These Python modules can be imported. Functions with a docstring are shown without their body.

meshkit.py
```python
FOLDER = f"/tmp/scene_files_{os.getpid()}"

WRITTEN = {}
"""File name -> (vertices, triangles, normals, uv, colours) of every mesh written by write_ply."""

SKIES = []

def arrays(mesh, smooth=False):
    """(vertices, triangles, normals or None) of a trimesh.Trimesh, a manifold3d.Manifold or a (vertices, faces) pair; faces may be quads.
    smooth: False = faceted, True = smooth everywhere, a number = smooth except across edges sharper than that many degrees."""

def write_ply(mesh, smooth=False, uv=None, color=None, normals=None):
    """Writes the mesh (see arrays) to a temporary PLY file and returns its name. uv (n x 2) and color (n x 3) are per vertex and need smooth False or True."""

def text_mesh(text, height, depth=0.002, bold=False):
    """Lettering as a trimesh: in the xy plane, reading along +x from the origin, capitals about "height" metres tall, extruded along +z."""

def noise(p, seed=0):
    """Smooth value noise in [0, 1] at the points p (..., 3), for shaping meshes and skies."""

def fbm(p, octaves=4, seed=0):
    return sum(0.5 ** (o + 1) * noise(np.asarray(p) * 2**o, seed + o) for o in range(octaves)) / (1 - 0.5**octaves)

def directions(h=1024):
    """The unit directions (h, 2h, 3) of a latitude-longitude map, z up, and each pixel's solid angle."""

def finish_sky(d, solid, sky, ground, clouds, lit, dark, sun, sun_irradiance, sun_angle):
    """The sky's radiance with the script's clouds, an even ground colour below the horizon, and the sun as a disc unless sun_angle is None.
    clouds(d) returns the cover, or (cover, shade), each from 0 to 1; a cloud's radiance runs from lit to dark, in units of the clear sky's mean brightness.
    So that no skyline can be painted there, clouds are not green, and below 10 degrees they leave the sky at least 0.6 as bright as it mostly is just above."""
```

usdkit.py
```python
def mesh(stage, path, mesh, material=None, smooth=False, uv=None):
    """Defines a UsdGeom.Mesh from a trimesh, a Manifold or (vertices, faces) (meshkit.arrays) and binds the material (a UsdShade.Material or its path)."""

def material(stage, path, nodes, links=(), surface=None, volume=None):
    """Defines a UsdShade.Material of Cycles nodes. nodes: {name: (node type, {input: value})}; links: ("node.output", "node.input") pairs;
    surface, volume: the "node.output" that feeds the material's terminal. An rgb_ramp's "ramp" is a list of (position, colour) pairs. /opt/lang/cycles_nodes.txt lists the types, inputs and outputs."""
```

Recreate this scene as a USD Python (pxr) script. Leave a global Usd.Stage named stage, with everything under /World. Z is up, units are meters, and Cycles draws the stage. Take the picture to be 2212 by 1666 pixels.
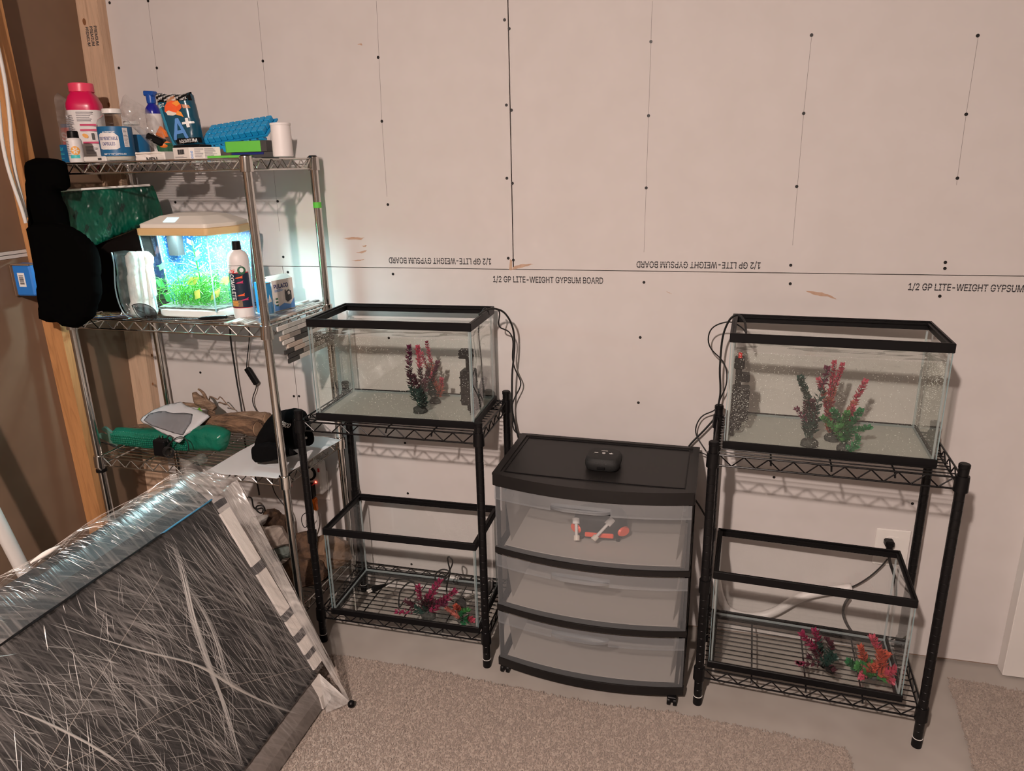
import math, random
import numpy as np, trimesh, usdkit, meshkit
import manifold3d as m3
from scipy.spatial import Delaunay
from scipy.spatial.transform import Rotation
from shapely.geometry import Polygon, Point, LineString
from pxr import Usd, UsdGeom, UsdLux, UsdShade, Gf, Sdf

stage = Usd.Stage.CreateInMemory()
UsdGeom.SetStageUpAxis(stage, UsdGeom.Tokens.z)
UsdGeom.SetStageMetersPerUnit(stage, 1.0)
UsdGeom.Xform.Define(stage, '/World')
UsdGeom.Scope.Define(stage, '/World/Looks')

# ------------------------------------------------------------------ camera
W, H, FPX = 2212, 1666, 1563.6
CAM = np.array([.5688, -2.233, 1.547])
RM = Rotation.from_euler('zxy', [.2609, -.2908, -.0542]).as_matrix()   # columns: right, forward, up
cam = UsdGeom.Camera.Define(stage, '/World/camera')
cam.CreateHorizontalApertureAttr(36.0)
cam.CreateFocalLengthAttr(36.0 * FPX / W)
cam.CreateClippingRangeAttr(Gf.Vec2f(.05, 100))
r_, f_, u_ = RM[:, 0], RM[:, 1], RM[:, 2]
cam.AddTransformOp().Set(Gf.Matrix4d(*r_, 0, *u_, 0, *(-f_), 0, *CAM, 1))
cam.CreateExposureAttr(0.0)

# ------------------------------------------------------------------ lights
def sphere_light(name, pos, radius, intensity, color):
    l = UsdLux.SphereLight.Define(stage, '/World/' + name)
    l.CreateRadiusAttr(radius); l.CreateIntensityAttr(intensity); l.CreateColorAttr(Gf.Vec3f(*color))
    l.AddTranslateOp().Set(Gf.Vec3d(*pos))
    return l
sphere_light('ceiling_bulb', (.132, -3.01, 2.49), .036, 3850, (1.0, .825, .735))      # overhead lamp behind the camera, out of view, where the shadows point
dk = UsdLux.DiskLight.Define(stage, '/World/unseen_lamp_disk'); dk.CreateRadiusAttr(.036); dk.CreateIntensityAttr(5700); dk.CreateColorAttr(Gf.Vec3f(1.0, .825, .735)); dk.AddTranslateOp().Set(Gf.Vec3d(.132, -3.01, 2.45))   # unseen downward disk at the lamp, evens light down the back wall
TANK_LAMP = (230, (.62, .95, 1.0))

# ------------------------------------------------------------------ pixel -> point on a plane of the room
def ray(u, v): return RM @ np.array([(u - W / 2) / FPX, 1, (H / 2 - v) / FPX])
def at_y(u, v, Y): d = ray(u, v); return CAM + d * (Y - CAM[1]) / d[1]
def at_x(u, v, X): d = ray(u, v); return CAM + d * (X - CAM[0]) / d[0]
def at_z(u, v, Z): d = ray(u, v); return CAM + d * (Z - CAM[2]) / d[2]

# ------------------------------------------------------------------ materials
def mat(name, nodes, links, surface, volume=None):
    return usdkit.material(stage, '/World/Looks/' + name, nodes, links, surface=surface, volume=volume)

def M(name, col, rough=.5, metal=0.0, vary=None, bump=None, stretch=(1, 1, 1), **kw):
    """principled; vary=(scale, second colour) noise mix; bump=(scale, distance)"""
    n = {'p': ('principled_bsdf', dict(base_color=col, roughness=rough, metallic=metal, **kw))}
    l = []
    if vary or bump:
        n['tc'] = ('texture_coordinate', {}); n['mp'] = ('mapping', dict(scale=stretch)); l.append(('tc.object', 'mp.vector'))
    if vary:
        n['n1'] = ('noise_texture', dict(scale=vary[0], detail=2, roughness=.6))
        n['r1'] = ('rgb_ramp', dict(ramp=[(.33, col), (.67, vary[1])]))
        l += [('mp.vector', 'n1.vector'), ('n1.fac', 'r1.fac'), ('r1.color', 'p.base_color')]
    if bump:
        n['n2'] = ('noise_texture', dict(scale=bump[0], detail=1))
        n['b'] = ('bump', dict(strength=.6, distance=bump[1]))
        l += [('mp.vector', 'n2.vector'), ('n2.fac', 'b.height'), ('b.normal', 'p.normal')]
    return mat(name, n, l, 'p.BSDF')

def pane(name, tint, f0=.04, rough=0.0, gain=.96):
    """clear sheet that lets light pass: transparent mixed with gloss by the view angle (both sides alike)"""
    n = {'lw': ('layer_weight', dict(blend=.5)), 'pw': ('math', dict(math_type='power', value2=5.0)),
         'ma': ('math', dict(math_type='multiply_add', value2=gain, value3=f0)),
         't': ('transparent_bsdf', dict(color=tint)), 'g': ('glossy_bsdf', dict(color=(1, 1, 1), roughness=rough)), 'mx': ('mix_closure', {})}
    return mat(name, n, [('lw.facing', 'pw.value1'), ('pw.value', 'ma.value1'), ('ma.value', 'mx.fac'), ('t.BSDF', 'mx.closure1'), ('g.BSDF', 'mx.closure2')], 'mx.closure')

def milky(name, col, see=.5, rough=.3, gloss=.12, tint=(1, 1, 1)):
    """frosted plastic: part clear, part scattering, a little gloss"""
    n = {'t': ('transparent_bsdf', dict(color=tint)), 'd': ('diffuse_bsdf', dict(color=col)), 'tl': ('translucent_bsdf', dict(color=col)),
         'm1': ('mix_closure', dict(fac=.45)), 'm2': ('mix_closure', dict(fac=1 - see)), 'g': ('glossy_bsdf', dict(color=(1, 1, 1), roughness=rough)), 'm3': ('mix_closure', dict(fac=gloss))}
    return mat(name, n, [('d.BSDF', 'm1.closure1'), ('tl.BSDF', 'm1.closure2'), ('t.BSDF', 'm2.closure1'), ('m1.closure', 'm2.closure2'), ('m2.closure', 'm3.closure1'), ('g.BSDF', 'm3.closure2')], 'm3.closure')

def film(name, col, base=.18, streak=.5, scale=60, stretch=(1, 1, 1), rough=.12, rot=(0, 0, 0), bumpd=.004):
    """thin plastic film: streaks of white haze and bright creases over a clear sheet"""
    n = {'tc': ('texture_coordinate', {}), 'mp': ('mapping', dict(scale=stretch, rotation=rot)), 'n': ('noise_texture', dict(scale=scale, detail=2, roughness=.62)),
         'mr': ('map_range', dict(from_min=.42, from_max=.72, to_min=base, to_max=streak, clamp=True)),
         't': ('transparent_bsdf', dict(color=(1, 1, 1))), 'd': ('diffuse_bsdf', dict(color=col)), 'tl': ('translucent_bsdf', dict(color=col)), 'm0': ('mix_closure', dict(fac=.3)),
         'g': ('glossy_bsdf', dict(color=(1, 1, 1), roughness=rough)), 'm1': ('mix_closure', dict(fac=.5)),
         'mx': ('mix_closure', {}), 'b': ('bump', dict(strength=1.0, distance=bumpd))}
    return mat(name, n, [('tc.object', 'mp.vector'), ('mp.vector', 'n.vector'), ('n.fac', 'mr.value'), ('n.fac', 'b.height'), ('b.normal', 'g.normal'), ('d.BSDF', 'm0.closure1'), ('tl.BSDF', 'm0.closure2'),
                         ('m0.closure', 'm1.closure1'), ('g.BSDF', 'm1.closure2'), ('mr.result', 'mx.fac'), ('t.BSDF', 'mx.closure1'), ('m1.closure', 'mx.closure2')], 'mx.closure')

def pulled(name, col, d1, d2, side, base, streak, k=(5, 95), rough=.16, gain=1.0):
    """stretch film whose haze runs in streaks along the two pull directions d1 and d2"""
    n = {'tc': ('texture_coordinate', {}), 't': ('transparent_bsdf', {}), 'd': ('diffuse_bsdf', dict(color=col)), 'g': ('glossy_bsdf', dict(color=(1, 1, 1), roughness=rough)), 'm1': ('mix_closure', dict(fac=.45 * gain)), 'mx': ('mix_closure', {}), 'b': ('bump', dict(strength=1.0, distance=.004)), 'hi': ('math', dict(math_type='maximum')), 'big': ('noise_texture', dict(scale=5, detail=0)), 'mu': ('math', dict(math_type='multiply')), 'mb': ('map_range', dict(from_min=.3, from_max=.7, to_min=.35, to_max=1.25, clamp=True))}
    l = [('tc.object', 'big.vector'), ('big.fac', 'mb.value')]
    for i, d in enumerate((d1, d2)):
        d = np.array(d, float); d /= np.linalg.norm(d); s = np.cross(d, side)
        n.update({f'a{i}': ('vector_math', dict(math_type='dot_product', vector2=tuple(d * k[0]))), f's{i}': ('vector_math', dict(math_type='dot_product', vector2=tuple(s * k[1]))), f'c{i}': ('combine_xyz', dict(z=i * 7.3)), f'n{i}': ('noise_texture', dict(scale=1.0, detail=2, roughness=.6)), f'r{i}': ('map_range', dict(from_min=.47, from_max=.76, to_min=base, to_max=streak, clamp=True))})
        l += [('tc.object', f'a{i}.vector1'), ('tc.object', f's{i}.vector1'), (f'a{i}.value', f'c{i}.x'), (f's{i}.value', f'c{i}.y'), (f'c{i}.vector', f'n{i}.vector'), (f'n{i}.fac', f'r{i}.value'), (f'r{i}.result', f'hi.value{i + 1}')]
    l += [('hi.value', 'mu.value1'), ('mb.result', 'mu.value2'), ('n0.fac', 'b.height'), ('b.normal', 'g.normal'), ('d.BSDF', 'm1.closure1'), ('g.BSDF', 'm1.closure2'), ('mu.value', 'mx.fac'), ('t.BSDF', 'mx.closure1'), ('m1.closure', 'mx.closure2')]
    return mat(name, n, l, 'mx.closure')

def wood(name, a, b, along=(14, 14, .9)):
    n = {'tc': ('texture_coordinate', {}), 'mp': ('mapping', dict(scale=along)), 'w': ('noise_texture', dict(scale=3.2, detail=3, roughness=.65, distortion=1.2)),
         'r': ('rgb_ramp', dict(ramp=[(.28, b), (.46, a), (.6, tuple(min(1, x * 1.12) for x in a)), (.78, b)])), 'p': ('principled_bsdf', dict(roughness=.72))}
    return mat(name, n, [('tc.object', 'mp.vector'), ('mp.vector', 'w.vector'), ('w.fac', 'r.fac'), ('r.color', 'p.base_color')], 'p.BSDF')

MT = {}
MT['drywall'] = M('drywall_paper', (.60, .562, .55), .85, vary=(9, (.578, .54, .525)))
MT['drywall_core'] = M('gypsum_core', (.30, .25, .21), .9)
MT['ink'] = M('board_ink', (.045, .042, .045), .8)
MT['pencil'] = M('pencil_line', (.30, .275, .265), .9)
MT['kraft'] = M('torn_kraft', (.42, .27, .19), .9, vary=(60, (.50, .34, .25)))
MT['brownboard'] = M('brown_board', (.205, .125, .078), .8, vary=(7, (.185, .112, .07)))
MT['screw'] = M('screw_black', (.012, .011, .011), .45, .3)
MT['stud'] = wood('pine_stud', (.54, .365, .25), (.43, .275, .175))
MT['stud_orange'] = wood('pine_stud_orange', (.47, .225, .085), (.36, .16, .055))
MT['knot'] = M('pine_knot', (.22, .09, .035), .7)
MT['concrete'] = M('concrete', (.40, .365, .335), .8, vary=(5, (.34, .305, .275)))
MT['carpet_base'] = M('carpet_backing', (.40, .335, .29), .95)
MT['white_trim'] = M('white_wall_paint', (.70, .67, .645), .6)
MT['unseen_ceiling'] = M('room_board', (.40, .365, .34), .9)  # boards out of view, tone set for the light they bounce back
MT['chrome'] = M('chrome_steel', (.66, .64, .61), .16, 1.0)
MT['chrome_groove'] = M('chrome_groove', (.72, .70, .67), .2, 1.0)
MT['blackmetal'] = M('black_epoxy', (.006, .0055, .006), .30, specular_ior_level=.22)
MT['blackplastic'] = M('black_plastic', (.006, .0055, .006), .42, specular_ior_level=.15)
MT['blackmatt'] = M('black_matt', (.008, .008, .008), .8)
MT['foam'] = M('black_foam', (.0016, .0015, .0015), .95, specular_ior_level=.02)
MT['foam2'] = M('black_brown_foam', (.006, .004, .0035), .95, specular_ior_level=.05)
MT['cord'] = M('black_cord', (.012, .012, .012), .45)
MT['whitecord'] = M('white_cable_sheath', (.66, .64, .62), .5)
MT['white'] = M('white_plastic', (.76, .73, .70), .4)
MT['cream'] = M('cream_plastic', (.72, .66, .58), .45)
MT['glass'] = pane('tank_glass', (.985, .995, .99), .045)
MT['clearglass'] = pane('clear_glass', (.97, .99, .99), .06)
MT['water'] = pane('tank_water', (.93, .95, .925), .02, 0, .35)
MT['watertop'] = pane('water_surface', (.86, .885, .86), .05, .02, .8)
MT['silicone'] = milky('silicone_seam', (.56, .66, .68), .55, .3, .1)
MT['glassedge'] = milky('glass_edge_blue', (.44, .62, .66), .4, .2, .1)
MT['bubble'] = M('bubble_white', (.75, .76, .74), .3)
MT['glowtint_bed'] = milky('tank_bed', (.66, .68, .64), .08, .3, .04)  # bottom of filled tanks, milky pale to imitate light glowing there
MT['barpaper'] = M('barcode_paper', (.78, .76, .74), .6)

# ------------------------------------------------------------------ scene writing
TAKEN = {}
def numbered(path):
    k = TAKEN.get(path)
    TAKEN[path] = 0 if k is None else k + 1
    return path if k is None else '%s_%03d' % (path, k + 1)
def tag(prim, label=None, cat=None, group=None, kind=None):
    for k, v in (('label', label), ('category', cat), ('group', group), ('kind', kind)):
        if v: prim.SetCustomDataByKey(k, v)
def thing(name, label, cat, group=None, loc=(0, 0, 0), rz=0.0, kind=None):
    x = UsdGeom.Xform.Define(stage, numbered('/World/' + name))
    x.AddTranslateOp().Set(Gf.Vec3d(*map(float, loc)))
    if rz: x.AddRotateZOp().Set(math.degrees(rz))
    tag(x.GetPrim(), label, cat, group, kind)
    return x.GetPrim()
def put(parent, name, mesh, m, smooth=False, label=None, kind=None):
    base = '/World' if parent is None else str(parent.GetPath())
    if isinstance(mesh, list): mesh = cat_(mesh)
    p = usdkit.mesh(stage, numbered(base + '/' + name), mesh, MT[m] if isinstance(m, str) else m, smooth=smooth).GetPrim()
    tag(p, label, kind=kind)
    return p
def struct(name, mesh, m, smooth=False):
    p = put(None, name, mesh, m, smooth); tag(p, kind='structure'); return p
def struct_group(name):
    x = UsdGeom.Xform.Define(stage, numbered('/World/' + name)); tag(x.GetPrim(), kind='structure'); return x.GetPrim()
def single(name, mesh, m, label, cat, group=None, smooth=False):
    p = put(None, name, mesh, m, smooth); tag(p, label, cat, group); return p

# ------------------------------------------------------------------ shapes
def cat_(ms): return trimesh.util.concatenate([m if isinstance(m, trimesh.Trimesh) else man(m) for m in ms])
def man(m):
    q = m.to_mesh(); return trimesh.Trimesh(np.array(q.vert_properties)[:, :3], np.array(q.tri_verts), process=False)
def mv(m, loc=(0, 0, 0), rz=0, rx=0, ry=0):
    m = m.copy(); T = np.eye(4); T[:3, :3] = Rotation.from_euler('xyz', [rx, ry, rz]).as_matrix(); T[:3, 3] = loc
    m.apply_transform(T); return m
def box(c, s, ch=0.0):
    """box by centre and size; ch = chamfer"""
    s = np.array(s, float)
    if ch <= 0: m = trimesh.creation.box(s)
    else:
        pts = []
        for sx in (-1, 1):
            for sy in (-1, 1):
                for sz in (-1, 1):
                    h = s / 2 * (sx, sy, sz)
                    for k in range(3):
                        o = np.array([ch, ch, ch]) * np.sign(h); o[k] = 0; pts.append(h - o)
        m = trimesh.convex.convex_hull(np.array(pts))
    m.apply_translation(c); return m
def b2(lo, hi, ch=0.0):
    lo, hi = np.array(lo, float), np.array(hi, float); return box((lo + hi) / 2, hi - lo, ch)
def tube(path, r, n=8, closed=False):
    P = np.array(path, float); k = len(P); rr = np.broadcast_to(np.asarray(r, float), (k,))
    T = np.gradient(P, axis=0) if k > 2 else np.array([P[1] - P[0]] * 2)
    T /= np.maximum(np.linalg.norm(T, axis=1, keepdims=True), 1e-12)
    N = np.cross(T[0], [0, 0, 1.0]);
    if np.linalg.norm(N) < .1: N = np.cross(T[0], [1.0, 0, 0])
    N /= np.linalg.norm(N); rings = []
    for i in range(k):
        N = N - T[i] * np.dot(N, T[i]); N /= max(np.linalg.norm(N), 1e-9); B = np.cross(T[i], N)
        a = np.arange(n) * 2 * np.pi / n
        rings.append(P[i] + rr[i] * (np.cos(a)[:, None] * N + np.sin(a)[:, None] * B))
    V = np.vstack(rings); F = []
    for i in range(k - 1):
        for j in range(n):
            a, b = i * n + j, i * n + (j + 1) % n; F += [[a, b, b + n], [a, b + n, a + n]]
    if not closed:
        V = np.vstack([V, P[:1], P[-1:]]); e = len(V)
        for j in range(n):
            F += [[e - 2, (j + 1) % n, j], [e - 1, (k - 1) * n + j, (k - 1) * n + (j + 1) % n]]
    return trimesh.Trimesh(V, F, process=False)
def spline(pts, n=40):
    from scipy.interpolate import make_interp_spline
    P = np.array(pts, float); d = np.r_[0, np.cumsum(np.linalg.norm(np.diff(P, axis=0), axis=1))]
    return make_interp_spline(d, P, k=min(3, len(P) - 1))(np.linspace(0, d[-1], n))
def cyl(p0, p1, r, n=16): return tube([p0, p1], r, n)
def lathe(prof, n=32, c=(0, 0, 0)):
    """prof: (radius, z) from bottom to top"""
    P = np.array(prof, float); k = len(P); a = np.arange(n) * 2 * np.pi / n
    V = np.vstack([np.stack([r * np.cos(a), r * np.sin(a), np.full(n, z)], 1) for r, z in P]); F = []
    for i in range(k - 1):
        for j in range(n):
            p, q = i * n + j, i * n + (j + 1) % n; F += [[p, q, q + n], [p, q + n, p + n]]
    V = np.vstack([V, [[0, 0, P[0, 1]], [0, 0, P[-1, 1]]]]); e = len(V)
    for j in range(n): F += [[e - 2, (j + 1) % n, j], [e - 1, (k - 1) * n + j, (k - 1) * n + (j + 1) % n]]
    return trimesh.Trimesh(V + np.array(c, float), F, process=False)
def loft(polys):
    """list of (n,3) rings of equal count -> capped skin"""
    n = len(polys[0]); V = np.vstack(polys); F = []
    for i in range(len(polys) - 1):
        for j in range(n):
            p, q = i * n + j, i * n + (j + 1) % n; F += [[p, q, q + n], [p, q + n, p + n]]
    V = np.vstack([V, [polys[0].mean(0)], [polys[-1].mean(0)]]); e = len(V); o = (len(polys) - 1) * n
    for j in range(n): F += [[e - 2, (j + 1) % n, j], [e - 1, o + j, o + (j + 1) % n]]
    m = trimesh.Trimesh(V, F, process=False)
    return m
def prism(poly, z0, z1):
    """plan polygon (x, y) extruded from z0 to z1"""
    p = poly if isinstance(poly, Polygon) else Polygon(poly)
    m = trimesh.creation.extrude_polygon(p, z1 - z0, engine='earcut'); m.apply_translation((0, 0, z0)); return m
def wallprism(poly, y0, y1):
    """polygon in (x, z) extruded from y0 to y1"""
    m = prism(poly, 0, y1 - y0); V = np.array(m.vertices); F = np.array(m.faces)
    return trimesh.Trimesh(np.stack([V[:, 0], y0 + V[:, 2], V[:, 1]], 1), F[:, ::-1], process=False)
def pillow(poly, thick, edge=.02, step=.01, amp=0.0, seed=0, scale=30, flat=False):
    """closed cushion over an (x, z) outline, y = thickness direction, centred on y = 0"""
    pg = poly if isinstance(poly, Polygon) else Polygon(poly); pg = pg.buffer(0)
    x0, z0, x1, z1 = pg.bounds; ring = LineString(pg.exterior.coords)
    nb = max(12, int(ring.length / step)); B = np.array([ring.interpolate(t, normalized=True).coords[0] for t in np.arange(nb) / nb])
    xs, zs = np.meshgrid(np.arange(x0, x1, step), np.arange(z0, z1, step)); I = np.stack([xs.ravel(), zs.ravel()], 1)
    import shapely
    pts = shapely.points(I); ok = shapely.contains(pg, pts) & (shapely.distance(ring, pts) > step * .45); I = I[ok]
    P = np.vstack([B, I]); d = np.r_[np.zeros(nb), shapely.distance(ring, shapely.points(I)) if len(I) else []]
    T = Delaunay(P).simplices; c = P[T].mean(1); T = T[shapely.contains(pg, shapely.points(c))]
    t = np.clip(d / edge, 0, 1); h = thick / 2 * np.sqrt(np.clip(1 - (1 - t) ** 2, 0, 1))
    nz = lambda s: (meshkit.fbm(np.stack([P[:, 0], P[:, 1], np.full(len(P), s * 1.7)], 1) * scale, 3, seed) - .5) * 2 * amp * t
    f = np.stack([P[:, 0], -h - nz(1), P[:, 1]], 1); b = np.stack([P[:, 0], h + nz(2) if not flat else h * 0 + thick / 2, P[:, 1]], 1)
    a = P[T[:, 0]]; cr = (P[T[:, 1]] - a)[:, 0] * (P[T[:, 2]] - a)[:, 1] - (P[T[:, 1]] - a)[:, 1] * (P[T[:, 2]] - a)[:, 0]
    T[cr < 0] = T[cr < 0][:, [0, 2, 1]]
    n = len(P); idx = np.arange(n) + n; idx[:nb] = np.arange(nb)
    F = np.vstack([T, idx[T][:, ::-1]])
    return trimesh.Trimesh(np.vstack([f, b]), F, process=False)
def px_poly(pts, Y): return np.array([at_y(u, v, Y)[[0, 2]] for u, v in pts])
def frame_to(m, o, x, y, z):
    m = m.copy(); T = np.eye(4); T[:3, 0], T[:3, 1], T[:3, 2], T[:3, 3] = x, y, z, o; m.apply_transform(T); return m
TXT = {}
def text(s, height, o, x=(1, 0, 0), up=(0, 0, 1), width=None, depth=.0004, bold=True, cut=False):
    """lettering centred on o, reading along x"""
    k = (s, bold, cut)
    if k not in TXT:
        t = meshkit.text_mesh(s, .1, .001, bold)
        if cut:
            V, F = np.array(t.vertices), np.array(t.faces)
        TXT[k] = t
    t = TXT[k].copy(); lo, hi = t.bounds; t.apply_translation(-(lo + hi) / 2)
    sx = (width / (hi[0] - lo[0])) if width else height / .1
    t.apply_scale((sx, height / .1 if width else sx, depth / .001))
    x = np.array(x, float); x /= np.linalg.norm(x); up = np.array(up, float); n = np.cross(x, up); n /= np.linalg.norm(n); up = np.cross(n, x)
    return frame_to(t, o, x, up, n)
def wrap(m, r, c, face=-math.pi / 2):
    """bend a mesh lying in the local xz plane (x across, y outward = -y) round a vertical cylinder of radius r at c, centred on the angle face"""
    V = np.array(m.vertices); a = face + V[:, 0] / r; rr = r - V[:, 1]
    return trimesh.Trimesh(np.stack([c[0] + rr * np.cos(a), c[1] + rr * np.sin(a), c[2] + V[:, 2]], 1), m.faces, process=False)
def sub_div(m, L): 
    v, f = trimesh.remesh.subdivide_to_size(m.vertices, m.faces, L); return trimesh.Trimesh(v, f, process=False)
def strip(w, h, z=0, x=0, t=.0005): return sub_div(b2((x - w / 2, -t, z - h / 2), (x + w / 2, 0, z + h / 2)), max(.006, w / 12))
def bars(o, x, up, w, h, n, seed, gap=.45):
    """barcode: n vertical bars"""
    rg = random.Random(seed); ms = []; x = np.array(x, float); up = np.array(up, float); nn = np.cross(x, up)
    for i in range(n):
        bw = w / n * (rg.choice([.3, .5, .75])); c = -w / 2 + w * (i + .5) / n
        ms.append(frame_to(trimesh.creation.box((bw, h, .0006)), np.array(o) + x * c, x, up, nn))
    return cat_(ms)
def lines(o, x, up, w, h, n, seed, th=.35):
    """rows of fine print as thin strips"""
    rg = random.Random(seed); ms = []; x = np.array(x, float); up = np.array(up, float); nn = np.cross(x, up)
    for i in range(n):
        l = w * rg.uniform(.6, 1); ms.append(frame_to(trimesh.creation.box((l, h / n * th, .0005)), np.array(o) + x * (l - w) / 2 + up * (h / 2 - h * (i + .5) / n), x, up, nn))
    return cat_(ms)
def xyz(v): return np.array(v, float)
# ================================================================== the setting
ZS, ZF = 1.232, .012
XJ = -.003                                                            # joint between the two upper boards
def wall_pt(u, v): return at_y(u, v, 0)
wb = struct_group('wall_back')
XL_low = wall_pt(612, 590)[0]
panels = {'ul': (-1.53, XJ - .0016, ZS + .0012, 2.47), 'ur': (XJ + .0016, 2.44, ZS + .0012, 2.47), 'll': (-1.53, XL_low - .0012, ZF, ZS - .0012), 'lr': (XL_low + .0012, 1.62, ZF, ZS - .0012)}
PN = {k: put(wb, 'drywall_panel', b2((x0, 0, z0), (x1, .0127, z1)), 'drywall') for k, (x0, x1, z0, z1) in panels.items()}
put(wb, 'backing', b2((-1.56, .02, 0), (2.46, .03, 2.5)), 'drywall_core')
put(wb, 'sole_plate', b2((-1.45, .014, 0), (1.62, .02, .04)), 'kraft')
def panel_at(P):
    if P[2] > ZS: return PN['ul'] if P[0] < XJ else PN['ur']
    return PN['ll'] if P[0] < XL_low else PN['lr']
SCREWS = [(320, 2), (257, 147), (339, 147), (568, 132), (379, 437), (600, 435), (612, 555), (622, 588), (817, 124), (825, 262), (838, 442), (1090, 43), (1100, 62), (1094, 227), (1105, 238), (1095, 385), (1107, 396), (1098, 558), (1109, 562),
          (1406, 90), (1401, 250), (1396, 406), (1753, 76), (1736, 245), (1721, 403), (1708, 573), (2112, 77), (2087, 247), (2068, 385), (2042, 567), (2041, 580), (849, 592), (1391, 610), (1383, 729), (1379, 870), (1707, 613), (875, 957), (881, 1066),
          (433, 805), (305, 730), (840, 730), (1672, 1031), (1971, 1088), (1684, 905), (889, 1219), (635, 856), (646, 856), (2030, 640), (1372, 1010), (850, 853), (237, 6)]
sc = lathe([(.0, -.0045), (.0016, -.003), (.0044, -.0004), (.0044, .0006), (.0026, .0007), (.0012, .0005)], 12)
for u, v in SCREWS:
    P = wall_pt(u, v)
    put(panel_at(P), 'screw', frame_to(sc, P + xyz((0, -.0004, 0)), (1, 0, 0), (0, 0, 1), (0, -1, 0)), 'screw', smooth=40)
def ribbon(pts, w, m, name):
    Q = [wall_pt(*p) for p in pts]
    ms = []
    for a, b in zip(Q[:-1], Q[1:]):
        d = (b - a) / np.linalg.norm(b - a); ms.append(frame_to(trimesh.creation.box((np.linalg.norm(b - a), w, .0004)), (a + b) / 2 + xyz((0, -.0002, 0)), d, np.cross((0, -1, 0), d), (0, -1, 0)))
    put(panel_at(Q[0]), name, ms, m)
for pts in [[(320, 5), (343, 190)], [(556, 2), (568, 132), (604, 500)], [(813, 2), (825, 262), (836, 425)], [(1409, 2), (1401, 250), (1391, 545)], [(1753, 80), (1736, 245), (1712, 530)], [(2113, 80), (2087, 247), (2066, 400)]]:
    ribbon(pts, .0011, 'pencil', 'pencil_line')
def tear(pts, seed):
    rg = random.Random(seed); Q = [wall_pt(*p)[[0, 2]] for p in pts]; ring = []
    for a, b in zip(Q, Q[1:] + Q[:1]):
        for t in (0, .25, .5, .75): ring.append(a + (b - a) * t + np.array([rg.uniform(-1, 1), rg.uniform(-1, 1)]) * .0012)
    pg = Polygon(ring).buffer(0)
    for g in getattr(pg, 'geoms', [pg]):
        if g.area > 2e-6:
            m = wallprism(g, -.0005, 0); P = m.centroid; put(panel_at(P), 'paper_tear', m, 'kraft')
for i, t in enumerate([[(740, 515), (760, 512), (787, 514), (780, 518), (757, 518)], [(769, 546), (793, 540), (785, 547)], [(758, 563), (787, 560), (778, 564)], [(782, 532), (792, 529), (789, 534)], [(1105, 582), (1112, 574), (1130, 571), (1152, 570), (1135, 576), (1112, 582)],
                       [(1740, 629), (1775, 632), (1792, 637), (1809, 647), (1800, 646), (1784, 640), (1762, 638)], [(770, 96), (781, 94), (783, 98)], [(1436, 627), (1452, 635), (1444, 633)], [(1102, 560), (1106, 562), (1107, 584), (1100, 584)]]): tear(t, i)
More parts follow.
